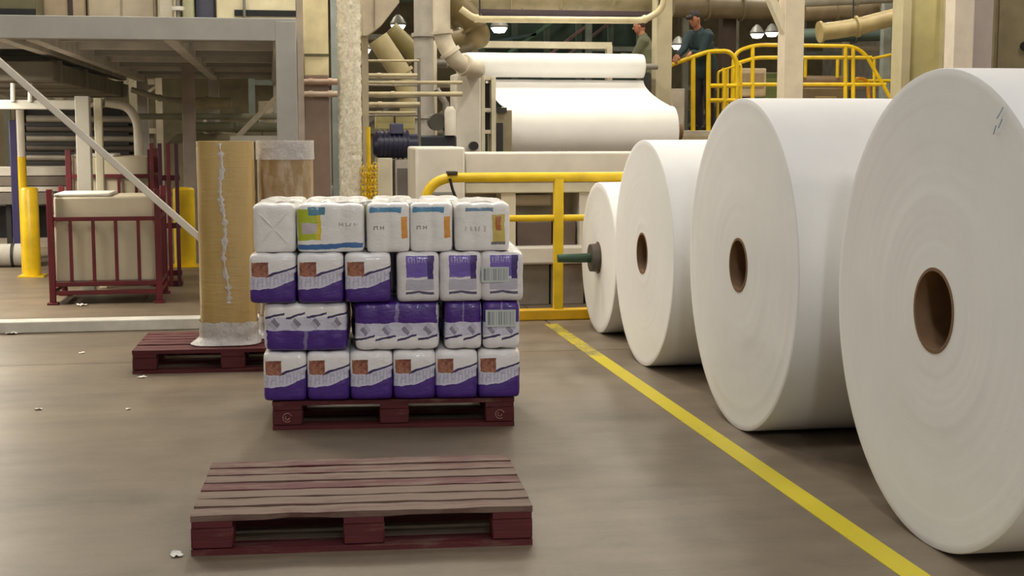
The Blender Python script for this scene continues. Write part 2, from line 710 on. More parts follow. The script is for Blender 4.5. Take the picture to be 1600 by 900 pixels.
j1 = jumbo(2.297, 4.60, .845, 2.35, .140, 1, 'largest white jumbo paper roll, at the head of the row, with widest brown core')
j2 = jumbo(2.268, 6.62, .815, 2.35, .122, 2, 'large white jumbo paper roll, second of the row and behind the largest')
j3 = jumbo(2.295, 8.54, .707, 2.35, .118, 3, 'medium white jumbo paper roll with ridged edge, third of the row')
j4 = jumbo(2.35, 9.98, .549, 2.35, .105, 4, 'smallest white jumbo paper roll, at the end of the row by the guard rail')
# pen mark on the face of the first roll
pm = MB()
q0 = Vector((2.2905, 4.33, 1.50))
d0 = ray(1560, 200)
t0 = 2.289 / d0.x
q0 = Vector((0, 0, CAM_H)) + d0 * t0 - Vector((2.297, 4.60, 0))
for i, (dy, dz, l, a) in enumerate(((0, 0, .05, .9), (.012, .03, .04, .7), (.03, -.02, .045, 1.1), (-.01, .05, .03, .8))):
    p = q0 + Vector((0, dy, dz))
    pm.beam(p, p + Vector((0, -math.cos(a), math.sin(a))) * l * .7, .003, .002, (1, 0, 0))
pm.build('pen_mark', M((128, 152, 182), .6), j1)['label'] = 'small blue pen strokes'

sh = thing('roll_shaft', 'dark green steel shaft held in the core of the smallest roll', 'shaft', (2.35, 9.98, .549))
MB().lathe([(-.30, .0), (-.30, .030), (-.02, .036), (.6, .036), (.6, 0)], (0, 0, 0), 'X', 24).build('spindle', GREEN, sh)
MB().lathe([(-.06, .037), (-.06, .1), (-.02, .104), (.10, .104), (.10, .037)], (0, 0, 0), 'X', 32, closed=True).build('chuck', M((92, 84, 76), .45, .5), sh)


# ------------------------------------------------------------------ pallets
def pallet(label, loc, rz, worn):
    t = thing('pallet', label, 'pallet', loc, rz, 'red wooden pallets on the floor')
    rnd = random.Random(len(bpy.data.objects))
    top = PAL_TOP if worn else PAL_RED
    L, D = 1.2, .8
    nb = 7
    bw, gap = .1, (.8 - .7) / 6
    for i in range(nb):
        y = i * (bw + gap)
        mb = MB()
        # a board with slightly chipped long edges
        n = 14
        vs, fs = [], []
        for k in range(n + 1):
            x = -L / 2 + L * k / n
            ch = rnd.uniform(0, .007) if 0 < k < n else 0
            if i == 0 and worn and k in (4, 5, 9, 10, 11):
                ch += rnd.uniform(.010, .022)
            z = rnd.uniform(-.0015, .0015)
            vs += [(x, -bw / 2 + ch, -.011), (x, -bw / 2 + ch * .8, .011 + z - (.004 if ch > .01 else 0)), (x, bw / 2 - rnd.uniform(0, .005), .011 + z), (x, bw / 2, -.011)]
        for k in range(n):
            for e in range(4):
                e2 = (e + 1) % 4
                fs.append((k * 4 + e, k * 4 + e2, k * 4 + 4 + e2, k * 4 + 4 + e))
        fs += [(3, 2, 1, 0), (n * 4, n * 4 + 1, n * 4 + 2, n * 4 + 3)]
        mb.add(vs, fs)
        o = mb.build('deck_board', top, t)
        o.location = (0, y + bw / 2, .133 + rnd.uniform(-.0015, .0015))
        o.rotation_euler = (0, 0, rnd.uniform(-.004, .004))
    me_s = MB().box((-.07, -.4, -.011), (.07, .4, .011)).mesh('stringer_board', PAL_RED)
    me_b = MB().box((-.6, -.05, -.011), (.6, .05, .011)).mesh('bottom_board', PAL_RED)
    me_k = MB().box((-.073, -.05, -.039), (.073, .05, .039)).mesh('block', PAL_RED)
    for x in (-.527, 0, .527):
        child('stringer_board', me_s, t, (x, .4, .111))
        for y in (.052, .4, .748):
            k = child('block', me_k, t, (x, y, .061))
            b = k.modifiers.new('edge', 'BEVEL')
            b.width = .006
    for y in (.05, .4, .75):
        child('bottom_board', me_b, t, (0, y, .011))
    return t


p_near = pallet('empty red pallet with worn pinkish deck boards standing on bare floor', (.304, 4.86, 0), math.atan2(-.069, 1.221), True)
p_pack = pallet('dark red pallet under the stack of purple tissue packs', (.5885, 6.894, 0), math.atan2(-.100, 1.189), False)
p_roll = pallet('dark red pallet under the two tall brown paper-wrapped columns', (-.245, 8.69, 0), math.atan2(-.05, 1.2), False)


STENCIL = M((168, 120, 116), .8, var=.3, scale=60)
for sx in (-.527, .527):
    c_ = [arc((sx, -.0005, .062), r_, a0, a1, 14, (1, 0, 0), (0, 0, 1)) for r_, a0, a1 in ((.022, .4, 5.4), (.010, 2.0, 6.4))]
    st_ = MB()
    for a_ in c_:
        st_.tube(a_, .0028, 5)
    st_.build('stencil_mark', STENCIL, p_pack)['label'] = 'faint pale stencil rings'


# ------------------------------------------------------------------ tissue packs
def pack_mesh(name, mat, w_, d_, h_, seed, cols=1, rows=2, n=14):
    bm = bmesh.new()
    bmesh.ops.create_cube(bm, size=2)
    bmesh.ops.subdivide_edges(bm, edges=bm.edges[:], cuts=n, use_grid_fill=True)
    off = Vector((seed * 7.3, seed * 3.1, seed))
    for v in bm.verts:
        p = v.co.copy()
        e = 13.0
        k = max(abs(p.x), abs(p.y), abs(p.z))
        nrm = (abs(p.x) ** e + abs(p.y) ** e + abs(p.z) ** e) ** (1 / e)
        q = p * (k / nrm) if nrm > 0 else p
        q = p.lerp(q, .95)
        # soft swelling of the rolls inside
        u_, w2 = (q.x + 1) / 2, (q.z + 1) / 2
        by = abs(math.sin(math.pi * u_ * cols)) ** .5 * .05
        bz = abs(math.sin(math.pi * w2 * rows)) ** .5 * .02
        if abs(p.y) > .98:
            q.y += math.copysign(by + bz, q.y) * .8
        if p.z > .98:
            q.z += (abs(math.sin(math.pi * u_ * max(cols, 2))) ** .6 * .05 - .03) * (1 if True else 0)
        if abs(p.x) > .98:
            q.x += math.copysign(bz, q.x)
        nn = noise.noise_vector(q * 2.4 + off)
        q += nn * .015
        v.co = Vector((q.x * w_ * .988 / 2, q.y * d_ / 2, q.z * h_ / 2))
    me = bpy.data.meshes.new(name)
    zmin = min(v.co.z for v in bm.verts)
    for v in bm.verts:
        if v.co.z < -h_ * .44:
            v.co.z = max(v.co.z, -h_ * .5)
    bm.to_mesh(me)
    bm.free()
    me.materials.append(mat)
    me.polygons.foreach_set('use_smooth', [True] * len(me.polygons))
    return me


FRONT = mat_pack_front()
SIDE4, SIDE2 = mat_pack_side(4), mat_pack_side(2, 'printed_film_side_short')
BACK = mat_pack_end()
BAR = mat_barcode()
stack_rz = p_pack.rotation_euler.z
stack_o = Vector(p_pack.location)
smat = Matrix.Rotation(stack_rz, 4, 'Z')
Z1 = .146
PH = .245


def put_pack(name, me, x, y, z, label, group, flip=False, rz=0.0):
    """x, y: centre of the pack in the pallet's own frame; z: its base"""
    o = bpy.data.objects.new(name, me)
    COL.objects.link(o)
    c = stack_o + smat @ Vector((x, y, 0))
    o.location = (c.x, c.y, z + PH / 2)
    o.rotation_euler = (0, math.pi if flip else 0, stack_rz + rz)
    tag(o, label, 'tissue pack', group)
    return o


rp = random.Random(5)
fw = .211
meF = [pack_mesh('tissue_pack', FRONT, fw, .375, PH, i + 1, 1, 2) for i in range(4)]
meF3 = [pack_mesh('tissue_pack', FRONT, .225, .375, PH, i + 31, 1, 2) for i in range(3)]
meS = pack_mesh('tissue_pack', SIDE4, .405, .375, PH * .97, 8, 4, 2, 20)
meS2 = pack_mesh('tissue_pack', SIDE4, .415, .375, PH * .97, 9, 4, 2, 20)
meD = pack_mesh('tissue_pack', SIDE2, .184, .375, PH * .97, 10, 2, 2)
meB = [pack_mesh('tissue_pack', BACK, fw, .375, PH, i + 12, 1, 2) for i in range(3)]
PX0 = -.640
ORD = ('first', 'second', 'third', 'fourth', 'fifth', 'sixth')
# first layer, front row and the row behind it
for i in range(6):
    x = PX0 + fw * (i + .5)
    put_pack('tissue_pack', meF[i % 4], x, .175, Z1, 'tissue pack with brown picture, %s in bottom layer counted from wrapped columns' % ORD[i], 'bottom layer front tissue packs', rz=rp.uniform(-.02, .02))
for i in range(6):
    x = PX0 + fw * (i + .5)
    put_pack('tissue_pack', meF[(i + 1) % 4], x, .60, Z1, 'purple and white tissue pack hidden behind the bottom layer', 'bottom layer rear tissue packs', rz=math.pi)
# second layer
z2 = Z1 + PH + .001
put_pack('tissue_pack', meS, -.430, .18, z2, 'wide tissue pack lying with purple foot and white top in second layer', 'second layer tissue packs')
put_pack('tissue_pack', meS2, .018, .175, z2, 'wide tissue pack lying upside down with purple top in second layer', 'second layer tissue packs', True)
put_pack('tissue_pack', meD, .345, .18, z2, 'narrow tissue pack upside down with purple top in second layer', 'second layer tissue packs', True)
pk = put_pack('tissue_pack', meD, .535, .175, z2, 'narrow tissue pack upside down with grey barcode sticker in second layer', 'second layer tissue packs', True)
for x, me in ((-.43, meS), (-.01, meS2), (.40, meS)):
    put_pack('tissue_pack', me, x, .60, z2, 'wide tissue pack hidden at the rear of second layer', 'second layer rear tissue packs', rz=math.pi)


def sticker(parent, x, z, w_, h_, y, flip=False):
    o = MB().box((-w_ / 2, -.0015, -h_ / 2), (w_ / 2, .0015, h_ / 2)).build('barcode_sticker', BAR, parent)
    o.location = (x, y, z)
    if flip:
        o.rotation_euler = (0, math.pi, 0)
    o['label'] = 'grey barcode sticker'


sticker(pk, .005, -.035, .150, .085, -.200, True)
# third layer
z3 = z2 + PH * .97 + .004
for i in range(3):
    put_pack('tissue_pack', meF3[i], PX0 - .055 + .228 * (i + .5), .155, z3, 'tissue pack with brown picture, %s in third layer counted from wrapped columns' % ORD[i], 'third layer picture tissue packs', rz=rp.uniform(-.02, .02))
tb = []
for i in range(3):
    tb.append(put_pack('tissue_pack', meB[i], .018 + .209 * (i + .5) + .0, .165, z3, ('white tissue pack with purple square beside the picture packs in third layer', 'white tissue pack with purple square in middle of third layer half', 'white tissue pack with purple square and grey barcode sticker in third layer')[i], 'third layer square tissue packs', rz=rp.uniform(-.02, .02)))
sticker(tb[2], -.035, .012, .135, .075, -.199)
for i in range(6):
    put_pack('tissue_pack', meB[i % 3], PX0 + .02 + fw * (i + .5), .60, z3, 'white tissue pack hidden at the rear of third layer', 'third layer rear tissue packs', rz=math.pi)
# fourth layer
z4 = z3 + PH - .002
meW0 = pack_mesh('tissue_pack', mat_pack_white(0), .205, .38, PH * .98, 21, 1, 1)
meW1 = pack_mesh('tissue_pack', mat_pack_white(1), .33, .38, PH * .98, 22, 3, 1, 18)
meW2 = pack_mesh('tissue_pack', mat_pack_white(2), .212, .38, PH, 23, 2, 1, 18)
meW3 = pack_mesh('tissue_pack', mat_pack_white(3), .275, .38, PH * .98, 24, 3, 1, 18)
a = put_pack('tissue_pack', meW0, -.575, .20, z4, 'plain white tissue pack with folded end on the top layer', 'top layer tissue packs')
b_ = MB()
for x0, z0, x1, z1 in ((-.075, .075, -.005, .005), (.07, .08, .005, .01), (-.07, -.08, -.01, -.01), (.06, -.07, .01, -.01)):
    b_.tube([(x0, -.199, z0), ((x0 + x1) / 2, -.206, (z0 + z1) / 2 + .004), (x1, -.203, z1)], [.001, .0035, .002], 6)
b_.build('film_fold', mat_pack_white(0), a)
put_pack('tissue_pack', meW1, -.302, .20, z4, 'white tissue pack with yellow green print and blue band on top layer', 'top layer tissue packs')
put_pack('tissue_pack', meW2, -.024, .195, z4, 'white tissue pack with blue stripe and orange print on top layer', 'top layer tissue packs', rz=.02)
put_pack('tissue_pack', meW2, .194, .21, z4, 'white tissue pack with blue stripe standing between two others on top layer', 'top layer tissue packs', rz=-.02)
put_pack('tissue_pack', meW3, .442, .20, z4, 'white tissue pack with yellow print at the open end of top layer', 'top layer tissue packs')
for i, (x, me) in enumerate(((-.56, meW0), (-.29, meW1), (.0, meW2), (.25, meW2))):
    put_pack('tissue_pack', me, x, .605, z4, 'white tissue pack hidden at the rear of top layer', 'top layer rear tissue packs', rz=math.pi)
# crumpled loose film on top of the stack
fm = MB()
rr = random.Random(3)
for (xa, xb, yy) in ((-.66, -.48, .1), (-.42, -.1, .06), (-.02, .13, .06), (.33, .55, .06)):
    n1, n2 = 14, 8
    vs, fs = [], []
    for i in range(n1 + 1):
        for j in range(n2 + 1):
            x = xa + (xb - xa) * i / n1
            y = yy + .28 * j / n2
            e = min(i, n1 - i) / n1 * min(j, n2 - j) / n2 * 4
            vs.append((x, y, -.004 + .018 * e ** .5 + .012 * noise.noise(Vector((x * 19, y * 19, xa)))))
    for i in range(n1):
        for j in range(n2):
            k = i * (n2 + 1) + j
            fs.append((k, k + 1, k + n2 + 2, k + n2 + 1))
    f_ = MB().add(vs, fs).build('loose_film', FILM)
    f_.location = stack_o + Vector((0, 0, z4 + PH + .004))
    f_.rotation_euler = (0, 0, stack_rz)
    tag(f_, 'crumpled clear film lying over the top layer of tissue packs', 'plastic film', 'film sheets over the tissue stack')


# ------------------------------------------------------------------ brown wrapped columns on the rear pallet
def wrapped_column(px0, px1, ytop, yc, r, label, band, seed):
    cx = (W(px0, 400, yc).x + W(px1, 400, yc).x) / 2
    zt = W((px0 + px1) / 2, ytop, yc - r).z
    t = thing('wrapped_column', label, 'paper roll', (cx, yc, .146), group='brown wrapped columns on the rear pallet')
    h = zt - .146
    rnd = random.Random(seed)
    n, m = 56, 46
    vs, fs = [], []
    for i in range(m + 1):
        z = h * i / m
        for k in range(n):
            g = 2 * math.pi * k / n
            # rounded square outline
            c, s_ = math.cos(g), math.sin(g)
            e = 3.2
            rad = r / ((abs(c) ** e + abs(s_) ** e) ** (1 / e))
            rad += .004 * noise.noise(Vector((c * 2, s_ * 2, z * 5 + seed)))
            vs.append((rad * c, rad * s_, z))
    for i in range(m):
        for k in range(n):
            k2 = (k + 1) % n
            fs.append((i * n + k, i * n + k2, i * n + n + k2, i * n + n + k))
    fs += [tuple(range(n))[::-1], tuple(range(m * n, m * n + n))]
    MB().add(vs, fs).build('brown_wrap', mat_cardboard_pale() if band else CARDF, t)
    # white film skirt at the foot
    vs, fs = [], []
    mm = 10
    for i in range(mm + 1):
        z = .006 + .14 * i / mm
        for k in range(n):
            g = 2 * math.pi * k / n
            c, s_ = math.cos(g), math.sin(g)
            rad = (r + .006) / ((abs(c) ** 3.2 + abs(s_) ** 3.2) ** (1 / 3.2))
            fl_ = max(0, 1 - z / .05) ** 1.5
            rad += fl_ * (.02 + .05 * max(0, math.cos(g - R(200))) ** 4) + .006 * noise.noise(Vector((c * 6, s_ * 6, z * 20)))
            zz = z if i < mm else z + .012 * noise.noise(Vector((c * 3, s_ * 3, 4)))
            vs.append((rad * c, rad * s_, zz))
    for i in range(mm):
        for k in range(n):
            k2 = (k + 1) % n
            fs.append((i * n + k, i * n + k2, i * n + n + k2, i * n + n + k))
    MB().add(vs, fs).build('film_skirt', FILM, t)['label'] = 'whitish stretch film round the foot'
    if band:
        vs, fs = [], []
        for i in range(7):
            z = h - .115 + .12 * i / 6
            for k in range(n):
                g = 2 * math.pi * k / n
                c, s_ = math.cos(g), math.sin(g)
                rad = (r + .006) / ((abs(c) ** 3.2 + abs(s_) ** 3.2) ** (1 / 3.2)) + .005 * noise.noise(Vector((c * 7, s_ * 7, z * 20)))
                vs.append((rad * c, rad * s_, z))
        for i in range(6):
            for k in range(n):
                k2 = (k + 1) % n
                fs.append((i * n + k, i * n + k2, i * n + n + k2, i * n + n + k))
        MB().add(vs, fs).build('film_band', FILM, t)['label'] = 'whitish film round the top'
    # crumpled film seam down the front, its highlight drawn as a pale strip
    sm = MB()
    vs, fs = [], []
    n1 = 60
    for i in range(n1 + 1):
        z = h - .01 - (h * .78) * i / n1
        gx = -.03 + .010 * math.sin(i * .25) + rnd.uniform(-.003, .003) + (.03 * i / n1)
        w2 = .004 + rnd.random() ** 2 * .022
        yy = -r - .004
        vs += [(gx - w2, yy, z), (gx, yy - rnd.uniform(.002, .008), z + rnd.uniform(-.004, .004)), (gx + w2, yy, z)]
    for i in range(n1):
        for e in range(2):
            k = i * 3 + e
            fs.append((k, k + 1, k + 4, k + 3))
    if not band:
        sm.add(vs, fs).build('seam_highlight', FILM, t)['label'] = 'crumpled film seam, its highlight drawn as a whitish strip'
    return t


wrapped_column(311, 400, 221, 8.97, .176, 'tall brown wrapped column with pale highlight strip on its film seam standing on red pallet', False, 1)
wrapped_column(404, 492, 221, 9.22, .178, 'tall brown wrapped column with white film band at its top on red pallet', True, 2)

# ------------------------------------------------------------------ yellow guard rail
YR = 10.72
gr = thing('guard_rail', 'yellow tubular guard rail with heavy base before the winding machine', 'guard rail', (W(870, 490, YR).x, YR, 0))


def local(o, p):
    return Vector(p) - Vector(o.location)


def rail_tube(name, parent, pts, r, mat=YELLOW, n=12):
    return MB().tube([local(parent, p) for p in pts], r, n).build(name, mat, parent)


zt = W(800, 277, YR).z
xl, xr = W(664, 400, YR).x, 3.9
rail_tube('top_rail', gr, rounded([(xl, YR, 0), (xl, YR, zt), (xr, YR, zt), (xr, YR, 0)], .24, 10), .038)
zm = W(830, 341, YR).z
rail_tube('middle_rail', gr, [(xl, YR, zm), (xr, YR, zm)], .026)
for px in (872,):
    xp = W(px, 400, YR).x
    MB().box(local(gr, (xp - .036, YR - .036, .02)), local(gr, (xp + .036, YR + .036, zt))).build('post', YELLOW, gr, .008)
xp = 3.3
MB().box(local(gr, (xp - .036, YR - .036, .02)), local(gr, (xp + .036, YR + .036, zt))).build('post', YELLOW, gr, .008)
MB().box(local(gr, (xl - .05, YR - .05, 0)), local(gr, (xr + .05, YR + .05, .085))).build('base_rail', M((222, 172, 10), .45), gr, .01)
xc = W(706, 268, YR).x
MB().box(local(gr, (xc - .04, YR - .05, zt + .02)), local(gr, (xc + .04, YR + .05, zt + .05))).build('clamp', BROWN, gr, .006)
cb = MB()
pts = [W(703, 279, YR - .05), W(708, 300, YR - .06), W(719, 322, YR - .06), W(722, 350, YR - .05), W(720, 420, YR - .04)]
pts.append(Vector((pts[-1].x, YR - .065, .085)))
cb.tube(rounded(pts, .1), .011, 8)
tag(cb.build('cable', BLACKM), 'thin black cable hanging from clamp on the yellow guard rail', 'cable')

# ------------------------------------------------------------------ winding machine behind the guard rail
YM = 11.5
mx = W(650, 400, YM).x
wm = thing('winding_machine', 'white paper winding machine with cabinet, beams and tower behind guard rail', 'machine', (mx, YM, 0))


def mp(name, mat, px, Y, dep, bev=.01, z0=None, z1=None, label=None):
    a, b = rect(*px, Y, dep, z0, z1)
    o = MB().box(local(wm, a), local(wm, b)).build(name, mat, wm, bev)
    if label:
        o['label'] = label
    return o


mp('control_cabinet', WHITE_P, (650, 230, 727, 400), YM, .7, .02, z0=0)
cab = [c for c in wm.children][-1]
mp('cross_beam', WHITE_P, (727, 238, 1100, 272), YM + .05, .5, .015)
mp('cross_beam', CREAM, (727, 285, 1100, 301), YM + .1, .4, .01)
mp('lower_beam', WHITE_P, (760, 384, 1100, 412), YM + .05, .4, .02)
mp('base_panel', M((130, 122, 110), .5), (806, 413, 858, 484), YM + .15, .3, .006, z0=0)
mp('base_panel', M((138, 128, 118), .5), (861, 413, 912, 484), YM + .15, .3, .006, z0=0)
mp('base_panel', M((120, 112, 104), .5), (915, 413, 1000, 484), YM + .15, .3, .006, z0=0)
mp('base_panel', M((150, 142, 128), .5), (735, 413, 803, 484), YM + .15, .3, .006, z0=0)
mp('back_panel', M((176, 166, 146), .6), (727, 300, 1100, 386), YM + .45, .05, .004)
mp('upright', CREAM, (783, 300, 806, 386), YM + .12, .3, .006)
mp('upright', WHITE_P, (905, 300, 925, 386), YM + .12, .3, .006)
mp('drive_box', M((96, 82, 76), .5), (808, 346, 862, 385), YM + .16, .25, .01)
mp('drive_box', M((112, 96, 84), .5), (868, 346, 900, 385), YM + .18, .25, .01)
mp('motor_housing', M((170, 158, 140), .5), (800, 304, 862, 322), YM + .2, .2, .02)
mp('tower', WHITE_P, (712, 115, 752, 245), 16.0, .5, .02, z0=0)
mp('side_frame', CREAM, (752, 118, 758, 245), 16.05, .3, .006, z0=0)
mp('side_frame', CREAM, (768, 120, 775, 245), 16.05, .3, .006, z0=0)
for y in (122, 172, 206, 240):
    mp('frame_rung', CREAM, (757, y - 3, 769, y + 3), 16.07, .2, .003)
for y0, y1 in ((130, 168), (177, 203)):
    mp('dark_insert', DARK, (758, y0, 767, y1), 16.2, .15, .004)  # dark boxes filling the holes between the frame rungs
mp('side_plate', M((150, 140, 112), .5), (776, 172, 800, 245), 16.7, .12, .006, z0=0)
mp('bearing_slot', DARK, (776, 192, 786, 240), 16.66, .05, .002)
mp('bearing_slot', DARK, (776, 168, 792, 176), 16.64, .05, .002)
o = MB().lathe([(-.05, .0), (-.05, .05), (.1, .05), (.1, 0)], local(wm, W(740, 228, 15.95)), 'Y', 20).build('knob', DARK, wm)
MB().box(local(wm, (W(1052, 200, 17.0).x, 16.9, 0)), local(wm, (W(1066, 200, 17.0).x, 19.0, 1.15))).build('side_plate', CREAM, wm, .01)
# louvres and handle of the cabinet
for k in range(4):
    mp('louvre', GREY_P, (664, 300 + k * 9, 712, 304 + k * 9), YM - .012, .014, .002).parent = cab

# paper on the machine: rear web, guide roll, hanging sheet, wound roll
yT, yB = 18.7, 17.3
cT = W(870, 103, yT)
xTl, xTr = W(722, 103, yT).x, W(1005, 103, yT).x
rT = .155
gdr = thing('guide_roller', 'white guide roller at the top of the winding machine carrying the web', 'roller', (xTl, yT, cT.z))
MB().lathe([(0, .0), (0, rT), (xTr - xTl, rT), (xTr - xTl, 0)], (0, 0, 0), 'X', 40).build('shell', PAPER, gdr, .01)
MB().lathe([(-.2, 0), (-.2, .04), (xTr - xTl + .2, .04), (xTr - xTl + .2, 0)], (0, 0, 0), 'X', 16).build('journal', STEEL, gdr)
xSl, xSr = W(778, 180, yB).x + .06, W(1050, 205, yB).x
rB = .315
zB = W(900, 206, yB - rB).z
wr = thing('wound_roll', 'white roll of paper being wound on the machine under a hanging sheet', 'paper roll', (xSl, yB, zB))
MB().lathe([(0, .1), (0, rB), (xSr - xSl, rB), (xSr - xSl, .1)], (0, 0, 0), 'X', 64, closed=True).build('paper', PAPER, wr)
MB().lathe([(-.12, 0), (-.12, .1), (xSr - xSl + .12, .1), (xSr - xSl + .12, 0)], (0, 0, 0), 'X', 24).build('core', CORE, wr)
# sheet
yR_ = 21.0


def web(prof, xa, xb_, label):
    vs, fs = [], []
    nx = 24
    for y, z in prof:
        for k in range(nx + 1):
            x = xa + (xb_ - xa) * k / nx
            vs.append((x, y, z + .005 * noise.noise(Vector((x * 2, y * 3, 0)))))
    for i in range(len(prof) - 1):
        for k in range(nx):
            q_ = i * (nx + 1) + k
            fs.append((q_, q_ + 1, q_ + nx + 2, q_ + nx + 1))
    return tag(MB().add(vs, fs).build('paper_web', PAPER), label, 'paper')


prof = [(yR_, cT.z + rT + .06), (yT + .3, cT.z + rT + .03)]
for i in range(15):
    g = R(90 + i * 11.2)
    prof.append((yT + (rT + .008) * math.cos(g), cT.z + (rT + .008) * math.sin(g)))
web(prof, xTl + .06, xTr - .02, 'white paper sheet running back over the top roller of the machine')
p0 = (yT + .02, cT.z - rT - .03)
gB = R(80)
p1 = (yB + (rB + .008) * math.cos(gB), zB + (rB + .008) * math.sin(gB))
prof = [p0]
for i in range(1, 14):
    t = i / 14
    prof.append((p0[0] + (p1[0] - p0[0]) * (t ** 1.7), p0[1] + (p1[1] - p0[1]) * t))
for i in range(16):
    g = gB + R(i * 11)
    prof.append((yB + (rB + .008) * math.cos(g), zB + (rB + .008) * math.sin(g)))
web(prof, xSl, xSr, 'broad white paper sheet hanging under the top roller down to the wound roll')
# frame under the rear end of the web
fr = thing('web_stand', 'cream steel stand with roller at the rear end of paper sheet', 'stand', (xTl, yR_ + .1, 0))
wT = xTr - xTl
zz = W(860, 70, 21.0).z
for x in (-.14, wT + .06):
    MB().box((x, -.08, 0), (x + .08, .08, zz)).build('post', CREAM, fr, .006)
MB().lathe([(-.1, 0), (-.1, .07), (wT + .1, .07), (wT + .1, 0)], (0, .0, cT.z + rT - .02), 'X', 24).build('roller', STEEL, fr)
MB().box((-.14, -.05, zz - .05), (wT + .14, .05, zz + .05)).build('cross_bar', CREAM, fr, .006)

# ------------------------------------------------------------------ mezzanine
YZ = 11.0
xcol = W(451, 300, YZ).x
zb0, zb1 = W(230, 62, YZ).z, W(230, 26, YZ).z
mz = thing('mezzanine', 'grey steel mezzanine platform with joists, column and diagonal brace', 'platform', (xcol, YZ, 0))
XL = -4.6


def zbox(name, mat, a, b, bev=.005, label=None):
    o = MB().box(local(mz, a), local(mz, b)).build(name, mat, mz, bev)
    return o


GB = M((152, 150, 144), .5, var=.06)
GU = M((186, 183, 176), .6)
zbox('front_beam', GB, (XL, YZ, zb0), (xcol + .08, YZ + .09, zb1))
zbox('column', GB, (xcol - .078, YZ - .005, .015), (xcol + .078, YZ + .15, zb1 - .02))
zbox('base_plate', GB, (xcol - .15, YZ - .08, 0), (xcol + .15, YZ + .22, .015))
YE = 20.6
zbox('deck', GU, (XL, YZ + .09, zb1 - .02), (xcol + .08, YE, zb1))
for i, y in enumerate((12.1, 13.3, 14.5, 15.7, 16.9, 18.1, 19.3, 20.5)):
    zbox('joist', GB if i % 2 == 0 else GU, (XL, y, zb1 - .12), (xcol + .06, y + .07, zb1 - .02))
xb = W(80, 86, YZ + 1).x
for x, d in ((xb, .16), (xcol - .04, .17), (-2.0, .14), (-.75, .13)):
    zbox('long_beam', GU, (x - .05, YZ + .09, zb1 - .02 - d), (x + .05, YE, zb1 - .02))
for x in (xb, -.75, xcol):
    zbox('rear_column', GU, (x - .07, YE - .3, 0), (x + .07, YE - .16, zb1 - .02))
zbox('middle_column', M((150, 138, 130), .6), (W(286, 230, 16.2).x, 16.2, 0), (W(306, 230, 16.2).x, 16.34, zb1 - .02))
# diagonal brace in the front plane, from the foot of the column up to the beam
p0, p1 = W(2, 99, YZ - .03), W(310, 370, YZ - .03)
sl = (p1 - p0) / (p1.x - p0.x)
pe = p1 + sl * (xcol - .09 - p1.x)
pe = p0 + sl * ((0.02 - p0.z) / sl.z) if pe.z < 0.02 else pe
ps = p0 + sl * ((zb0 + .03 - p0.z) / sl.z)
MB().beam(local(mz, ps), local(mz, pe), .05, .062, (0, 1, 0)).build('diagonal_brace', M((196, 190, 180), .5, var=.06), mz, .004)
MB().beam(local(mz, W(372, 213, 13.6)), local(mz, W(432, 152, 13.6)), .05, .05, (0, 1, 0)).build('knee_brace', M((170, 160, 140), .5), mz, .004)
zbox('brace_beam', GU, (W(360, 222, 13.6).x, 13.5, W(400, 222, 13.6).z), (xcol, 13.62, W(400, 212, 13.6).z))
# low white kerb in front
struct(MB().box((-6.0, 10.62, 0), (W(462, 510, 10.7).x, 10.80, .085)).build('trim_2', M((206, 202, 192), .6), None, .008), 'low white kerb beam on the floor before the mezzanine')

# wide duct and pipes under the mezzanine
dk = thing('rectangular_duct', 'flat dusty brown duct hung under the mezzanine', 'duct', (xb - .9, 13.5, zb0 - .25))
MB().box((-.75, 0, .02), (.70, 7.0, .2)).build('casing', M((112, 106, 92), .6), dk, .01)
for k in range(4):
    MB().box((-.78, .3 + k * 1.9, 0), (.73, .36 + k * 1.9, .22)).build('flange', M((132, 126, 112), .5), dk, .003)
for k in range(3):
    MB().box((-.5, 1 + k * 3.0, .2), (-.46, 1.04 + k * 3.0, .40)).build('hanger', DARK, dk)


def pipe(name, pts, r, mat, label, rad=.2, flanges=(), n=14, group=None, cat='pipe'):
    t = thing(name, label, cat, tuple(pts[0]), group=group)
    pp = rounded([local(t, p) for p in pts], rad, 8)
    MB().tube(pp, r, n).build('tube', mat, t)
    for f in flanges:
        i = int(f * (len(pp) - 1))
        i = min(i, len(pp) - 2)
        a, b = pp[i], pp[i + 1]
        d = (b - a).normalized()
        c = a.lerp(b, f * (len(pp) - 1) - i)
        MB().tube([c - d * .02, c + d * .02], r * 1.25, n).build('flange', mat, t)
    if name in ('overhead_pipe', 'overhead_duct', 'lagged_pipe'):
        for i in (len(pp) // 4, (3 * len(pp)) // 4):
            c = pp[i].lerp(pp[min(i + 1, len(pp) - 1)], .5)
            MB().tube([c, (c.x, c.y, ZC - pts[0].z)], .012, 6).build('hanger', DARK, t)
    return t


pipe('process_pipe', [W(285, 160, 17.5), W(362, 162, 17.5)], .07, M((156, 150, 122), .5), 'pale lagged pipe stub under the mezzanine near grey posts', flanges=(.5,))
pipe('process_pipe', [W(215, 182, 19), W(440, 182, 19)], .04, M((150, 150, 130), .5), 'thin pale pipe running low under the mezzanine', flanges=(.3, .6))
pipe('process_pipe', [W(300, 198, 18.4), W(440, 199, 18.4)], .06, M((112, 112, 92), .5), 'dull green pipe running below the thin pale pipe', flanges=(.5,))
pipe('process_pipe', [W(205, 140, 18), W(262, 157, 18), W(300, 157, 18)], .035, M((150, 148, 130), .5), 'thin bent pipe under the mezzanine deck beside duct', flanges=(.2,))
tk = thing('dim_tank', 'dim beige cylindrical tank under the mezzanine behind the brown columns', 'tank', (W(330, 260, 19.0).x, 18.9, 0))
MB().lathe([(0, 0), (0, .55), (1.3, .55), (1.42, .42), (1.46, 0)], (0, 0, .0), 'Z', 40).build('shell', M((132, 122, 96), .6), tk)
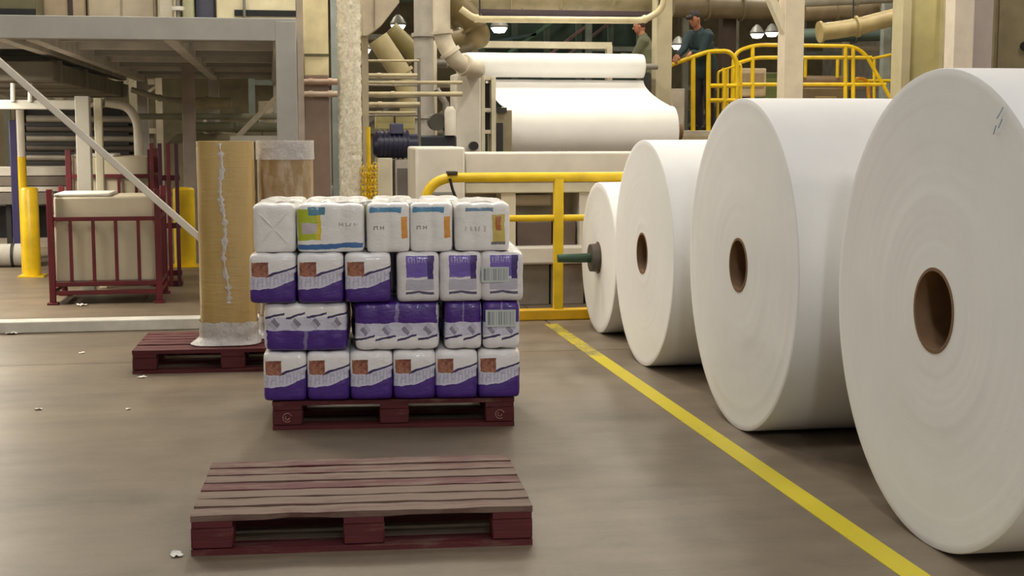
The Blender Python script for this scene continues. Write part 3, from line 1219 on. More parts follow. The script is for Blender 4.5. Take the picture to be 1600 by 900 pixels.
MB().lathe([(.62, .57), (.62, .56), (.68, .56), (.68, .57)], (0, 0, 0), 'Z', 40, closed=True).build('hoop', M((100, 92, 76), .6), tk)
MB().tube([(.0, -.3, 1.3), (.0, -.3, 1.6)], .08, 16).build('nozzle', STEEL, tk)
tk2 = thing('dim_cabinet', 'dim grey green cabinet under the mezzanine by the corner column', 'cabinet', (W(410, 260, 19.0).x, 19.5, 0))
MB().box((-.3, 0, 0), (.3, .5, 1.56)).build('body', M((124, 120, 100), .6), tk2, .01)
dr = MB().box((-.26, -.015, .8), (-.01, 0, 1.5)).build('door', M((136, 130, 110), .6), tk2, .004)
MB().box((-.05, -.03, 1.1), (-.03, -.015, 1.2)).build('handle', DARK, dr)
MB().box((.01, -.015, .8), (.26, 0, 1.5)).build('door', M((136, 130, 110), .6), tk2, .004)

# cabinets standing on the mezzanine deck
zd = zb1
for i, (x0, x1, Y, dep, hh, mat, lab, slot) in enumerate((
        (-60, 56, 11.5, .42, .9, OLIVE, 'dull olive machine box on the mezzanine at the end of its deck', 'dark'),
        (66, 132, 12.0, .6, 1.1, M((168, 150, 124), .5), 'tan cabinet with brown edge strip on the mezzanine deck', 'strip'),
        (136, 244, 12.1, .6, 1.2, M((178, 164, 140), .5), 'wide tan cabinet with two doors on the mezzanine deck', 'doors'),
        (248, 270, 11.9, .4, 1.0, M((206, 196, 176), .5), 'narrow cream cabinet on the mezzanine deck', ''),
        (285, 303, 11.8, .3, 1.0, M((196, 194, 156), .5), 'slim yellowish cabinet beside slate panel on the mezzanine deck', ''),
        (305, 335, 11.9, .3, 1.1, M((92, 92, 112), .5), 'slate blue control panel on the mezzanine deck', 'panel'),
        (338, 462, 11.6, .6, 1.1, M((226, 214, 176), .5), 'long cream machine housing with black slot on the mezzanine deck', 'slot'))):
    xa, xb2 = W(x0, 10, Y).x, W(x1, 10, Y).x
    t = thing('deck_cabinet', lab, 'cabinet', ((xa + xb2) / 2, Y, zd))
    wd = (xb2 - xa) / 2
    MB().box((-wd, 0, 0), (wd, dep, hh)).build('body', mat, t, .01)
    if slot == 'slot':
        MB().box((-wd * .55, -.012, .058), (wd, .0, .108)).build('slot', BLACKM, t)
        MB().tube([(-wd * .3, -.03, 0), (-wd * .3, -.03, hh)], .012, 8).build('conduit', STEEL, t)
    elif slot == 'dark':
        MB().box((-wd, -.012, 0), (wd, 0, .085)).build('plinth', BLACKM, t)
    elif slot == 'strip':
        MB().box((wd * .2, -.012, .02), (wd * .45, 0, hh)).build('edge_strip', BROWN, t)
    elif slot == 'doors':
        for s in (0, 1):
            d = MB().box((-wd * .95 + s * wd * .97, -.014, .04), (-.01 + s * wd * .96, 0, hh - .04)).build('door', M((188, 174, 150), .5), t, .004)
            MB().box((-.1 + s * .16, -.03, .4), (-.07 + s * .16, -.014, .55)).build('handle', DARK, d)
    elif slot == 'panel':
        for k in range(3):
            MB().lathe([(-.02, 0), (-.02, .02), (0, .02), (0, 0)], (-.03 + .03 * k, 0, .5), 'Y', 12).build('button', (REDM, YELLOW, GREEN)[k], t)
va = thing('valve', 'small bright valve with handwheel between cabinets on the mezzanine deck', 'valve', (W(278, 10, 11.7).x, 11.7, zd))
MB().tube([(0, 0, 0), (0, 0, .5)], .018, 10).build('stem', STEEL, va)
MB().lathe([(-.015, .04), (-.015, .055), (.015, .055), (.015, .04)], (0, 0, .12), 'Z', 20, closed=True).build('handwheel', WHITE_P, va)


# ------------------------------------------------------------------ red stillages with white blocks
def stillage(px0, px1, ybot, Y, dep, ztop, label, nb):
    xa, xb_ = W(px0, 400, Y).x, W(px1, 400, Y).x
    t = thing('stillage', label, 'steel crate', ((xa + xb_) / 2, Y, 0), group='red steel stillages')
    wd = (xb_ - xa) / 2
    for sx in (-1, 1):
        for y in (0.025, dep - .025):
            po = MB().box((sx * (wd - .025) - .025, y - .025, .02), (sx * (wd - .025) + .025, y + .025, ztop)).build('post', REDM, t, .004)
            MB().box((sx * (wd - .025) - .045, y - .045, 0), (sx * (wd - .025) + .045, y + .045, .02)).build('foot', REDM, po, .003)
    for y in (.02, dep - .02):
        for z in (.10, .175):
            MB().box((-wd + .05, y - .015, z - .018), (wd - .05, y + .015, z + .018)).build('base_bar', REDM, t, .003)
        MB().box((-wd + .05, y - .012, ztop - .27), (wd - .05, y + .012, ztop - .235)).build('top_bar', REDM, t, .003)
        for k in range(nb):
            x = -wd + 2 * wd * (k + 1) / (nb + 1)
            MB().box((x - .014, y - .010, .19), (x + .014, y + .010, ztop - .27)).build('upright_bar', REDM, t, .002)
    for sx in (-1, 1):
        x = sx * (wd - .02)
        for z in (.10, .175, ztop - .25):
            MB().box((x - .012, .05, z - .018), (x + .012, dep - .05, z + .018)).build('side_bar', REDM, t, .003)
        for k in range(4):
            y = dep * (k + 1) / 5
            MB().box((x - .010, y - .012, .19), (x + .010, y + .012, ztop - .25)).build('side_upright', REDM, t, .002)
    MB().box((-wd + .05, .05, .15), (wd - .05, dep - .05, .18)).build('floor_plate', M((84, 24, 32), .6), t)
    return t, wd


def block(t, wd, dep, z0, z1, label, Y, split=()):
    o = thing('white_block', label, 'block', (t.location.x, Y + .06, z0))
    e = [-wd + .045] + [s for s in split] + [wd - .045]
    mb = MB().box((-wd + .05, 0, 0), (wd - .05, dep - .12, z1 - z0 - .012))
    ob = mb.build('slab', M((202, 192, 168), .75, var=.05), o, .02)
    MB().box((-wd + .055, .005, z1 - z0 - .012), (wd * .1, dep - .15, z1 - z0 + .012)).build('cover_sheet', M((226, 222, 214), .8, var=.05), o, .008)
    return o


YS = 12.32
zt1 = W(75, 296, YS).z
st1, wd1 = stillage(75, 252, 476, YS, .75, zt1, 'red steel stillage with five bar openings holding a big white block', 4)
block(st1, wd1, .75, .182, W(160, 305, YS).z, 'big off-white block filling the front red stillage', YS)
YS2 = 13.9
zt2 = W(108, 237, YS2).z
st2, wd2 = stillage(107, 243, 430, YS2, .75, zt2 + .02, 'taller red steel stillage standing behind the front stillage', 4)
block(st2, wd2, .75, .182, W(160, 243, YS2).z, 'off-white block filling the taller rear stillage', YS2)
YS3 = 13.6
rk = thing('rack_frame', 'dark red rack frame of close upright bars beside the taller stillage', 'rack', (W(256, 260, YS3).x, YS3, 0))
for k in range(4):
    x = -.11 + .075 * k
    MB().box((x - .018, 0, 0), (x + .018, .03, W(250, 224, YS3).z)).build('upright', REDM if k % 2 == 0 else M((70, 22, 44), .5), rk, .003)
for z in (.1, .55, 1.0):
    MB().box((-.13, .03, z), (.14, .06, z + .05)).build('cross_bar', REDM, rk, .003)
MB().box((-.13, .03, 0), (.14, .22, .05)).build('foot', REDM, rk, .003)


# ------------------------------------------------------------------ bollards and the white frame at the far left
def bollard(px, ytop, Y, r, label):
    c = W(px, 380, Y)
    t = thing('bollard', label, 'bollard', (c.x, Y, 0), group='yellow bollards')
    h = W(px, ytop, Y).z
    MB().lathe([(0.01, 0), (0.01, r), (h - .03, r), (h - .008, r * .8), (h, 0)], (0, 0, 0), 'Z', 28).build('tube', YELLOW, t)
    MB().box((-r * 1.5, -r * 1.5, 0), (r * 1.5, r * 1.5, .012)).build('base_plate', YELLOW, t)
    return t


bollard(49, 292, 14.8, .085, 'thick yellow bollard beside the white gantry pole')
bollard(289, 292, 15.6, .115, 'thick yellow bollard behind the red rack frame')
ga = thing('white_gantry', 'white steel gantry frame with curved corner behind the red stillages', 'frame', (W(36, 300, 13.25).x, 13.25, 0))
YG = 13.25
zg = W(60, 159, YG).z
gp = thing('yellow_pole', 'white pole with yellow lower half standing behind the thick bollard', 'pole', (W(36, 300, 15.0).x, 15.0, 0))
MB().tube([(0, 0, 0), (0, 0, W(36, 245, 15.0).z)], .042, 14).build('lower_part', YELLOW, gp)
MB().tube([(0, 0, W(36, 245, 15.0).z), (0, 0, zg - .05)], .04, 14).build('upper_part', WHITE_P, gp)
xg1, xg2 = W(130, 220, YG).x, W(148, 220, YG).x
GG = M((176, 172, 162), .5, var=.06)
MB().box(local(ga, (W(-90, 159, YG).x, YG + .01, W(60, 171, YG).z)), local(ga, (xg1, YG + .11, W(60, 156, YG).z))).build('cross_beam', GG, ga, .008)
MB().box(local(ga, (xg1 - .062, YG - .01, 0)), local(ga, (xg1 + .062, YG + .12, W(130, 150, YG).z))).build('column', GG, ga, .006)
MB().box(local(ga, (W(-85, 159, YG).x, YG + .01, 0)), local(ga, (W(-85, 159, YG).x + .1, YG + .11, W(60, 171, YG).z))).build('column', GG, ga, .006)
MB().box(local(ga, (xg2 - .035, YG + .3, 0)), local(ga, (xg2 + .035, YG + .37, W(148, 152, YG).z))).build('column', CREAM, ga, .005)
for px in (20, 47):
    MB().tube([local(ga, W(px, 159, YG)), local(ga, W(px, 130, YG))], .02, 8).build('stub', WHITE_P, ga)
pipe('bent_white_pipe', [Vector((W(165, 160, 16.4).x, 16.4, W(165, 160, 16.4).z)), W(200, 166, 16.4), W(215, 190, 16.4), Vector((W(217, 200, 16.4).x, 16.4, 0))], .05, WHITE_P, 'bent white pipe behind the gantry turning down to the floor', .15)
# rows of steel bars behind, every other one painted paler as if lit
for i in range(6):
    y = 186 + i * 15
    pipe('dark_bar', [W(42, y, 18.2), W(212, y + 1, 18.2)], .045, M((92, 84, 78), .45, .2) if i % 2 else M((156, 148, 136), .45, .2), 'steel bar in the rack behind white gantry, %s from its top' % ('first', 'second', 'third', 'fourth', 'fifth', 'sixth')[i], group='dark bars in the rack', cat='bar')
br = thing('bar_rack', 'dark rack with posts carrying the steel bars behind white gantry', 'rack', (W(120, 300, 18.3).x, 18.3, 0))
for x in (-.62, .0, .62):
    MB().box((x - .03, 0, 0), (x + .03, .06, 1.75)).build('post', DARK, br, .004)
MB().box((-.72, .08, .9), (.72, .1, 1.75)).build('back_sheet', M((52, 48, 46), .6), br)
for i in range(6):
    z = W(100, 186 + i * 15, 18.2).z - .065
    MB().box((-.66, -.14, z - .02), (.66, 0, z + .02)).build('arm', DARK, br)
pb = rbox('blue_drum_panel', M((58, 52, 104), .5), (16, 188, 31, 330), 16.0, .3, None, .01, z0=0)
tag(pb, 'narrow dark blue cabinet behind the yellow pole', 'cabinet')
# low conveyor bench with rollers at far left
lc = thing('low_conveyor', 'long grey conveyor bench with white rails behind the yellow bollard', 'conveyor', (W(20, 300, 16.6).x, 16.6, 0))
for (y0, y1, mt) in ((262, 275, WHITE_P), (276, 291, M((126, 116, 104), .5)), (292, 300, WHITE_P), (301, 320, M((120, 112, 104), .5))):
    a, b = rect(-120, y0, 104, y1, 16.6, .5)
    MB().box(local(lc, a), local(lc, b)).build('side_rail' if mt is WHITE_P else 'side_panel', mt, lc, .006)
for px in (-60, 10, 90):
    a, b = rect(px, 300, px + 8, 400, 16.7, .06, z0=0)
    MB().box(local(lc, a), local(lc, b)).build('leg', DARK, lc)
a, b = rect(-120, 322, 104, 372, 17.0, .3)
MB().box(local(lc, a), local(lc, b)).build('dark_sheet', BLACKM, lc)  # near-black sheet filling the space below the bench
wp = thing('wrapped_bundle', 'low white wrapped bundle lying under the conveyor bench', 'bundle', (W(6, 400, 15.9).x, 15.9, 0))
MB().lathe([(-.25, 0), (-.25, .09), (-.22, .12), (.2, .125), (.24, .09), (.24, 0)], (0, 0, .125), 'X', 24).build('wrap', M((190, 186, 178), .6), wp)
for x in (-.12, .1):
    MB().lathe([(x - .015, .1), (x - .015, .13), (x + .015, .13), (x + .015, .1)], (0, 0, .125), 'X', 24, closed=True).build('strap', DARK, wp)

# ------------------------------------------------------------------ lumpy white column and clutter beside it
YC = 12.6
cx = W(548, 200, YC).x
lc2 = thing('lagged_column', 'white column with lumpy lagging standing behind the tissue packs', 'column', (cx, YC + .1, 0))
vs, fs = [], []
n, m = 32, 170
for i in range(m + 1):
    z = 3.6 * i / m
    for k in range(n):
        g = 2 * math.pi * k / n
        c, s_ = math.cos(g), math.sin(g)
        rad = .098 / ((abs(c) ** 5 + abs(s_) ** 5) ** .2)
        pz = Vector((c * 3.0, s_ * 3.0, z * 22))
        rad += .013 * noise.noise(pz) + .010 * noise.noise(pz * 2.1)
        vs.append((rad * c, rad * s_, z))
for i in range(m):
    for k in range(n):
        k2 = (k + 1) % n
        fs.append((i * n + k, i * n + k2, i * n + n + k2, i * n + n + k))
MB().add(vs, fs).build('lagging', M((228, 220, 198), .35, var=.14, scale=40), lc2)
MB().box((-.07, -.07, 0), (.07, .07, 3.7)).build('core_post', GREY_P, lc2)
# yellow mesh basket / chain bundle
ch = thing('chain_bundle', 'bundle of yellow chains hanging beside the lumpy white column', 'chain', (W(577, 250, YC - .05).x, YC - .02, 0))
rr = random.Random(8)
MB().tube([(0, .06, 0), (0, .06, 1.5)], .02, 8).build('hook_post', YELLOW, ch)
me_l = MB().lathe([(-.006, .016), (-.006, .024), (.006, .024), (.006, .016)], (0, 0, 0), 'Y', 8, closed=True).mesh('chain_link', YELLOW)
for k in range(5):
    x = -.055 + .028 * k
    for i in range(22):
        o = child('chain_link', me_l, ch, (x + rr.uniform(-.006, .006), rr.uniform(-.02, .02), .78 + i * .03), (0, 0, 0 if i % 2 else 1.3))
        if i > 12 + rr.randint(-2, 3):
            break
# posts between brown columns and lagged column
for (x0, x1, yt, Y, mt, lab) in ((509, 517, 150, 14.5, M((168, 164, 158), .5), 'thin pale grey pole left of the lumpy column'),
                                 (519, 531, 0, 15.5, M((150, 158, 156), .5), 'slim blue-grey post close to the lumpy column'),
                                 (466, 476, 0, 13.2, M((176, 164, 150), .5), 'slim beige post beside the mezzanine column')):
    z1 = W((x0 + x1) / 2, yt, Y).z if yt else 3.6
    t = thing('service_post', lab, 'post', (W((x0 + x1) / 2, 200, Y).x, Y, 0))
    hw = (W(x1, 200, Y).x - W(x0, 200, Y).x) / 2
    MB().box((-hw, -hw, 0.01), (hw, hw, z1)).build('shaft', mt, t, .004)
    MB().box((-hw * 1.8, -hw * 1.8, 0), (hw * 1.8, hw * 1.8, .012)).build('base_plate', mt, t)
lp = thing('light_cabinet', 'tall cream lit cabinet panel between the mezzanine and lumpy column', 'cabinet', (W(494, 60, 14.2).x, 14.2, 0))
hw = .12
zA = W(494, 118, 14.2).z
MB().box((-hw, 0, 0), (hw, .2, zA)).build('plinth', M((140, 118, 104), .6), lp, .006)
MB().box((-hw, 0, zA), (hw, .2, 3.5)).build('body', M((226, 214, 172), .5), lp, .006)
MB().box((-hw, -.01, W(494, 88, 14.2).z), (hw, 0, W(494, 84, 14.2).z)).build('seam', OLIVE, lp)
for k, (y, mt) in enumerate(((128, M((168, 140, 120), .5)), (147, M((190, 170, 150), .5)))):
    pipe('cross_pipe', [W(468, y, 14.168), W(527, y, 14.168)], .03, mt, ('rust-beige', 'pale')[k] + ' cross pipe running behind the slim posts', flanges=(.3, .8))
cl = thing('dark_pump', 'dark purple-brown pump set behind the slim posts', 'pump', (W(498, 240, 15.9).x, 15.9, 0))
MB().box((-.2, 0, 0), (.2, .5, .5)).build('plinth', M((90, 80, 84), .6), cl, .02)
MB().lathe([(-.2, 0), (-.2, .17), (.2, .17), (.24, .1), (.24, 0)], (0, .25, .68), 'X', 28).build('motor', M((60, 50, 70), .5), cl)
MB().tube([(.0, .25, .8), (0, .25, 1.5), (.1, .25, 1.9)], .06, 14).build('riser', M((110, 92, 92), .5), cl)
MB().box((-.05, -.1, 1.0), (.05, 0, 1.18)).build('gauge_box', WHITE_P, cl, .01)

# hopper at top and ducts between lagged column and machine
hp = thing('hopper', 'beige sheet steel hopper with slanting foot above the pipes', 'hopper', (W(590, 30, 13.2).x, 13.2, 0))
a = W(566, 0, 13.2)
pts_px = ((566, -90), (624, -90), (624, 4), (596, 40), (574, 56), (566, 56))
fr_ = [W(x, y, 13.2) for x, y in pts_px]
vs = [local(hp, p) for p in fr_] + [local(hp, p + Vector((0, .6, 0))) for p in fr_]
k = len(fr_)
MB().add(vs, [tuple(range(k))[::-1], tuple(range(k, 2 * k))] + [(i, (i + 1) % k, (i + 1) % k + k, i + k) for i in range(k)]).build('shell', M((196, 182, 160), .5), hp, .006)
MB().beam(local(hp, W(585, -60, 13.18)), local(hp, W(585, 44, 13.18)), .012, .012).build('seam', M((150, 136, 116), .5), hp)
for s in (.05, .5):
    MB().box(local(hp, (W(568, 0, 13.2).x, 13.2 + s, 2.65)), local(hp, (W(572, 0, 13.2).x, 13.24 + s, 2.3))).build('lug', BEIGE, hp)
MB().box(local(hp, (W(570, 0, 13.4).x - .03, 13.45, 0)), local(hp, (W(570, 0, 13.4).x + .03, 13.51, 2.5))).build('support_leg', BEIGE, hp)

pipe('slanting_duct', [W(590, 60, 17), W(640, 135, 17), Vector((W(650, 180, 17).x, 17, 0))], .13, M((166, 152, 112), .5), 'thick beige duct slanting down between hopper and vertical duct', .3, (.25, .6))
pipe('slanting_duct', [W(610, 45, 18), W(655, 90, 18), W(665, 140, 18), Vector((W(668, 150, 18).x, 18, 0))], .11, M((128, 116, 72), .5), 'olive duct slanting behind the thick beige duct', .3, (.25,))
pipe('vertical_duct', [Vector((W(662, 30, 15.8).x, 15.8, 0)), Vector((W(662, 30, 15.8).x, 15.8, 3.6))], .11, M((176, 170, 162), .45), 'upright pale grey duct rising beside the curved white duct', .2, (.15, .45, .7), 24)
xx = W(690, 10, 15.4).x
pipe('curved_duct', [Vector((xx, 15.4, 3.7)), W(690, 62, 15.4), W(715, 100, 15.4), W(748, 108, 15.6), Vector((W(750, 108, 15.4).x, 16.6, W(750, 108, 15.4).z))], .095, M((206, 196, 176), .45), 'curved white duct bending down onto the winding machine tower', .32, (.1, .35, .6), 24)
pipe('dark_elbow', [W(690, -20, 19.3), W(738, 32, 19.3), W(750, 58, 19.3), Vector((W(750, 58, 19.3).x - .25, 20.45, W(750, 58, 19.3).z)), Vector((W(750, 58, 19.3).x - .25, 20.45, 5.5))], .16, M((110, 94, 58), .5), 'dark olive duct elbow behind the curved white duct', .4, (.3,), 20)
for i, (y, r_, x1) in enumerate(((118, .022, 652), (129, .018, 722), (147, .024, 722), (163, .024, 656), (176, .015, 650), (95, .012, 655))):
    pipe('thin_pipe', [W(567, y, 14.4), W(x1, y, 14.4)], r_, M((190, 178, 146), .45), 'thin pale level pipe beside lumpy column, %s from the top of six' % ('second', 'third', 'fourth', 'fifth', 'sixth', 'first')[i], flanges=(.3,), group='level thin pipes')
pp = thing('pipe_stand', 'thin steel pipe stand carrying the level thin pipes', 'stand', (W(655, 200, 14.5).x, 14.5, 0))
MB().tube([(0, 0, 0), (0, 0, 2.2)], .018, 8).build('pole', STEEL, pp)
MB().tube([(W(572, 200, 14.5).x - pp.location.x, 0, 0), (W(572, 200, 14.5).x - pp.location.x, 0, 2.2)], .018, 8).build('pole', STEEL, pp)
for y in (118, 129, 147, 163, 176):
    z = W(655, y, 14.5).z
    MB().tube([(W(572, 200, 14.5).x - pp.location.x, 0, z - .03), (0, 0, z - .03)], .01, 6).build('bracket', STEEL, pp)
# motor set
mo = thing('electric_motor', 'dark blue electric motor on a cream plinth beside the control cabinet', 'motor', (W(620, 250, 13.4).x, 13.4, 0))
zc = W(620, 226, 13.4).z
hw = (W(655, 226, 13.4).x - W(585, 226, 13.4).x) / 2
MB().lathe([(-hw, 0), (-hw, .09), (-hw + .04, .125), (hw * .5, .13), (hw * .6, .1), (hw, .1), (hw, 0)], (0, .15, zc), 'X', 28).build('casing', NAVY, mo)
for k in range(7):
    x = -hw + .06 + k * .045
    MB().lathe([(x - .006, .128), (x - .006, .142), (x + .006, .142), (x + .006, .128)], (0, .15, zc), 'X', 28, closed=True).build('cooling_fin', NAVY, mo)
MB().box((-.05, .03, zc + .1), (.07, .2, zc + .2)).build('terminal_box', M((80, 80, 110), .5), mo, .01)
zp = zc - .125
MB().box((-hw + .03, 0, 0), (-hw + .17, .35, zp)).build('plinth', CREAM, mo, .01)
MB().box((-hw + .2, .05, 0), (hw, .35, zp - .02)).build('plinth', M((190, 182, 172), .5), mo, .01)
MB().box((-hw + .22, .03, .72), (hw - .03, .05, zp - .1)).build('vent', M((110, 104, 100), .5), mo)
bxm = thing('cream_box', 'cream yellow junction box above the dark blue motor', 'box', (W(618, 188, 14.6).x, 14.6, 0))
za, zb_ = W(618, 202, 14.6).z, W(618, 176, 14.6).z
MB().box((-.2, 0, za), (.2, .2, zb_)).build('body', M((206, 196, 140), .5), bxm, .01)
MB().box((-.03, .05, 0), (.03, .11, za)).build('leg', STEEL, bxm)
MB().box((-.02, -.01, za + .03), (.0, 0, zb_ - .03)).build('seam', OLIVE, bxm)
dm = thing('dark_machine', 'dark gearbox machine with pale valves below the vertical duct', 'machine', (W(684, 215, 14.75).x, 14.75, 0))
MB().box((-.22, 0, 0), (.2, .4, W(680, 212, 14.2).z)).build('body', M((40, 40, 52), .5), dm, .02)
MB().lathe([(-.1, 0), (-.1, .09), (.1, .09), (.1, 0)], (0, .1, W(680, 190, 14.2).z), 'Y', 20).build('gear_cover', M((86, 82, 74), .4, .4), dm)
MB().tube([(.1, .1, 1.4), (.1, .1, 1.75), (.0, .1, 1.9)], .035, 12).build('valve_pipe', STEEL, dm)
MB().lathe([(0, 0), (0, .06), (.26, .06), (.3, .03), (.3, 0)], (.13, -.02, W(680, 212, 14.2).z), 'Z', 18).build('filter_bottle', WHITE_P, dm)

# ------------------------------------------------------------------ overhead pipes above the winding machine
pipe('overhead_duct', [W(690, -2, 20), W(1040, -2, 20)], .20, M((178, 166, 132), .5), 'large beige overhead duct above the winding machine', .1, (.1, .3, .52, .75, .95), 28)
ob = thing('dark_cable_tray', 'dark purple cable tray hung under the overhead duct', 'tray', (W(880, 22, 19.5).x, 19.5, W(880, 26, 19.5).z))
hw = (W(1010, 22, 19.5).x - W(735, 22, 19.5).x) / 2
MB().box((-hw, 0, 0), (hw, .2, .03)).build('tray', M((58, 46, 56), .5), ob, .004)
MB().box((-hw, 0, .03), (hw, .02, .09)).build('side_wall', M((74, 60, 66), .5), ob, .003)
for k in range(5):
    x = -hw * .9 + hw * 1.8 * k / 4
    MB().tube([(x, .1, .03), (x, .1, .12)], .012, 6).build('hanger', STEEL, ob)
pipe('overhead_pipe', [W(720, 14, 18.9), W(742, 30, 18.9), W(1008, 32, 18.9), W(1036, 14, 18.9), W(1040, -80, 18.9)], .045, M((206, 194, 156), .4), 'pale pipe running level above the paper sheet and bending up at its end', .15, (.2, .5))
# dim green structure far behind
fb = thing('far_machine', 'dim dark green machine frame far behind the winding machine', 'machine', (W(880, 60, 30).x, 30, 0))
hwf = (W(1010, 60, 30).x - W(760, 60, 30).x) / 2
MB().box((-hwf, .4, 0), (hwf, .8, W(880, 30, 30).z)).build('back_plate', M((36, 58, 46), .6), fb)
for k in range(6):
    x = -hwf + 2 * hwf * k / 5
    MB().box((x - .06, 0, 0), (x + .06, .1, 4.1)).build('post', M((70, 86, 72), .6), fb)
for (x0, z0, x1, z1, mt) in ((-1.2, 3.1, .1, 4.0, M((70, 110, 84), .5)), (-.4, 3.0, .9, 4.0, M((128, 96, 92), .5)), (.0, 3.0, 1.2, 3.9, M((96, 78, 76), .5)), (-1.7, 3.3, -.6, 3.5, M((60, 90, 96), .5))):
    MB().beam((x0, -.05, z0), (x1, -.05, z1), .06, .06, (0, 1, 0)).build('slanting_bar', mt, fb)


def pendant(px, py, Y, label):
    c = W(px, py, Y)
    t = thing('pendant_lamp', label, 'lamp', tuple(c), group='pendant lamps far behind')
    MB().lathe([(-.02, .0), (-.02, .16), (.02, .17), (.14, .1), (.2, .03), (.2, 0)], (0, 0, 0), 'Z', 24).build('shade', M((150, 150, 146), .4), t)
    MB().lathe([(-.12, 0), (-.11, .1), (-.02, .16), (-.02, 0)], (0, 0, 0), 'Z', 20).build('bulb', GLOW, t)
    MB().tube([(0, 0, .2), (0, 0, ZC - c.z)], .015, 6).build('cord', DARK, t)


for px, py, Y in ((780, 42, 27), (1060, 70, 33), (1183, 52, 32), (1206, 50, 33), (622, 38, 30), (568, 76, 31)):
    pendant(px, py, Y, 'small pendant lamp hanging far behind in the dim hall')

# ------------------------------------------------------------------ operators' platform with railings
YP, ZP = 19.9, 1.46
xp0, xp1 = W(1036, 200, YP).x, W(1500, 200, YP).x
pf = thing('operator_platform', 'steel operator platform with grey deck behind the jumbo rolls', 'platform', (xp0, YP, 0))
MB().box((0, 0, ZP - .07), (xp1 - xp0, 4.6, ZP)).build('deck', M((190, 182, 166), .5), pf, .006)
MB().box((0, -.03, ZP - .16), (xp1 - xp0, .03, ZP - .07)).build('edge_beam', BEIGE, pf, .006)
for x in (.1, 1.9, 3.8):
    for y in (.1, 4.4):
        MB().box((x - .05, y - .05, 0), (x + .05, y + .05, ZP - .07)).build('leg', GREY_P, pf, .005)


def railing(name, label, base, segs, posts, r=.026, group='yellow platform railings'):
    t = thing(name, label, 'railing', base, group=group)
    for nm, pts, rad in segs:
        MB().tube([local(t, p) for p in rounded(pts, rad, 6)], r, 10).build(nm, YELLOW, t)
    for p, q in posts:
        MB().tube([local(t, p), local(t, q)], r * 1.05, 10).build('post', YELLOW, t)
    return t


def onz(p, z):
    return Vector((p.x, p.y, z))


Ya = YP + .06
q = lambda x, y, Y=Ya: W(x, y, Y)
railing('platform_railing', 'yellow stepped railing in front of the man on the platform', onz(q(1085, 198), ZP),
        [('top_rail', [onz(q(1040, 150), ZP), q(1041, 104), q(1085, 88), q(1109, 80), q(1140, 80), q(1152, 96), onz(q(1152, 150), ZP)], .12),
         ('middle_rail', [q(1109, 134), q(1152, 134)], .1),
         ('lower_rail', [q(1109, 157), q(1150, 157)], .1)],
        [(onz(q(1083, 190), ZP), q(1083, 89)), (onz(q(1107, 190), ZP), q(1107, 81)), (onz(q(1132, 190), ZP), q(1132, 110))], .033)
sg = railing('safety_gate', 'yellow barred gate next to the stepped railing', onz(q(1160, 198, Ya + .5), ZP),
             [('frame', [onz(q(1122, 150, Ya + .5), ZP + .1), q(1122, 112, Ya + .5), q(1158, 100, Ya + .5), onz(q(1158, 150, Ya + .5), ZP + .1)], .05),
              ('middle_rail', [q(1122, 136, Ya + .5), q(1158, 134, Ya + .5)], .1)],
             [(onz(q(x, 150, Ya + .5), ZP + .02), q(x, 106, Ya + .5)) for x in (1130, 1137, 1144, 1151)], .018)
Yb = YP + 1.6
railing('platform_railing', 'long yellow railing with sloping end across the platform', onz(q(1250, 198, Yb), ZP),
        [('top_rail', [onz(q(1146, 150, Yb), ZP), q(1146, 82, Yb), q(1180, 70, Yb), q(1332, 72, Yb), q(1352, 84, Yb), q(1398, 165, Yb)], .22),
         ('middle_rail', [q(1148, 100, Yb), q(1182, 90, Yb), q(1362, 90, Yb)], .1),
         ('lower_rail', [q(1150, 132, Yb), q(1384, 132, Yb)], .1)],
        [(onz(q(x, 190, Yb), ZP), q(x, 72, Yb)) for x in (1176, 1321, 1333)] + [(onz(q(1240, 190, Yb), ZP), q(1240, 72, Yb))], .03)
Yc = YP + 3.6
railing('platform_railing', 'thin yellow railing at the far side of the platform', onz(q(1420, 198, Yc), ZP),
        [('top_rail', [q(1362, 92, Yc), q(1395, 85, Yc), q(1435, 78, Yc), q(1470, 118, Yc), q(1482, 140, Yc)], .12),
         ('middle_rail', [q(1340, 126, Yc), q(1470, 126, Yc)], .1)],
        [(onz(q(x, 190, Yc), ZP), q(x, 90, Yc)) for x in (1366, 1430)], .026)
hb = thing('yellow_hoop_guard', 'small curved yellow hoop guard at the foot of the sloping rail', 'guard', tuple(onz(q(1340, 150, Yb + .2), ZP)))
MB().tube([local(hb, p) for p in rounded([onz(q(1334, 150, Yb + .2), ZP), q(1334, 122, Yb + .2), q(1356, 124, Yb + .2), onz(q(1362, 150, Yb + .2), ZP)], .2)], .03, 10).build('hoop', M((214, 150, 20), .4), hb)
MB().box(local(hb, onz(q(1328, 150, Yb + .1), ZP)), local(hb, onz(q(1366, 150, Yb + .4), ZP + .02))).build('foot_plate', M((214, 150, 20), .4), hb)
lt = thing('work_tray', 'bright white flat tray lying on the platform deck', 'tray', tuple(onz(q(1283, 150, YP + .5), ZP)))
MB().box((-.22, -.1, 0), (.22, .25, .03)).build('base', WHITE_P, lt, .006)
MB().box((-.24, -.12, .03), (.24, .27, .05)).build('lid', M((238, 236, 232), .5, var=.03), lt, .006)
bl = thing('beige_console', 'beige operator console behind the stepped railing on the platform', 'console', tuple(onz(q(1176, 150, Yb + .5), ZP)))
MB().box((-.23, 0, .55), (.23, .3, 1.0)).build('body', M((186, 168, 142), .5), bl, .02)
MB().box((-.05, .1, 0), (.05, .2, .55)).build('stem', STEEL, bl)
MB().box((-.18, -.01, .68), (.18, 0, .92)).build('screen', M((150, 132, 108), .4), bl, .004)
gb2 = thing('pinkish_post', 'short pinkish post standing on the platform by the gate', 'post', tuple(onz(q(1197, 150, YP + 1.2), ZP)))
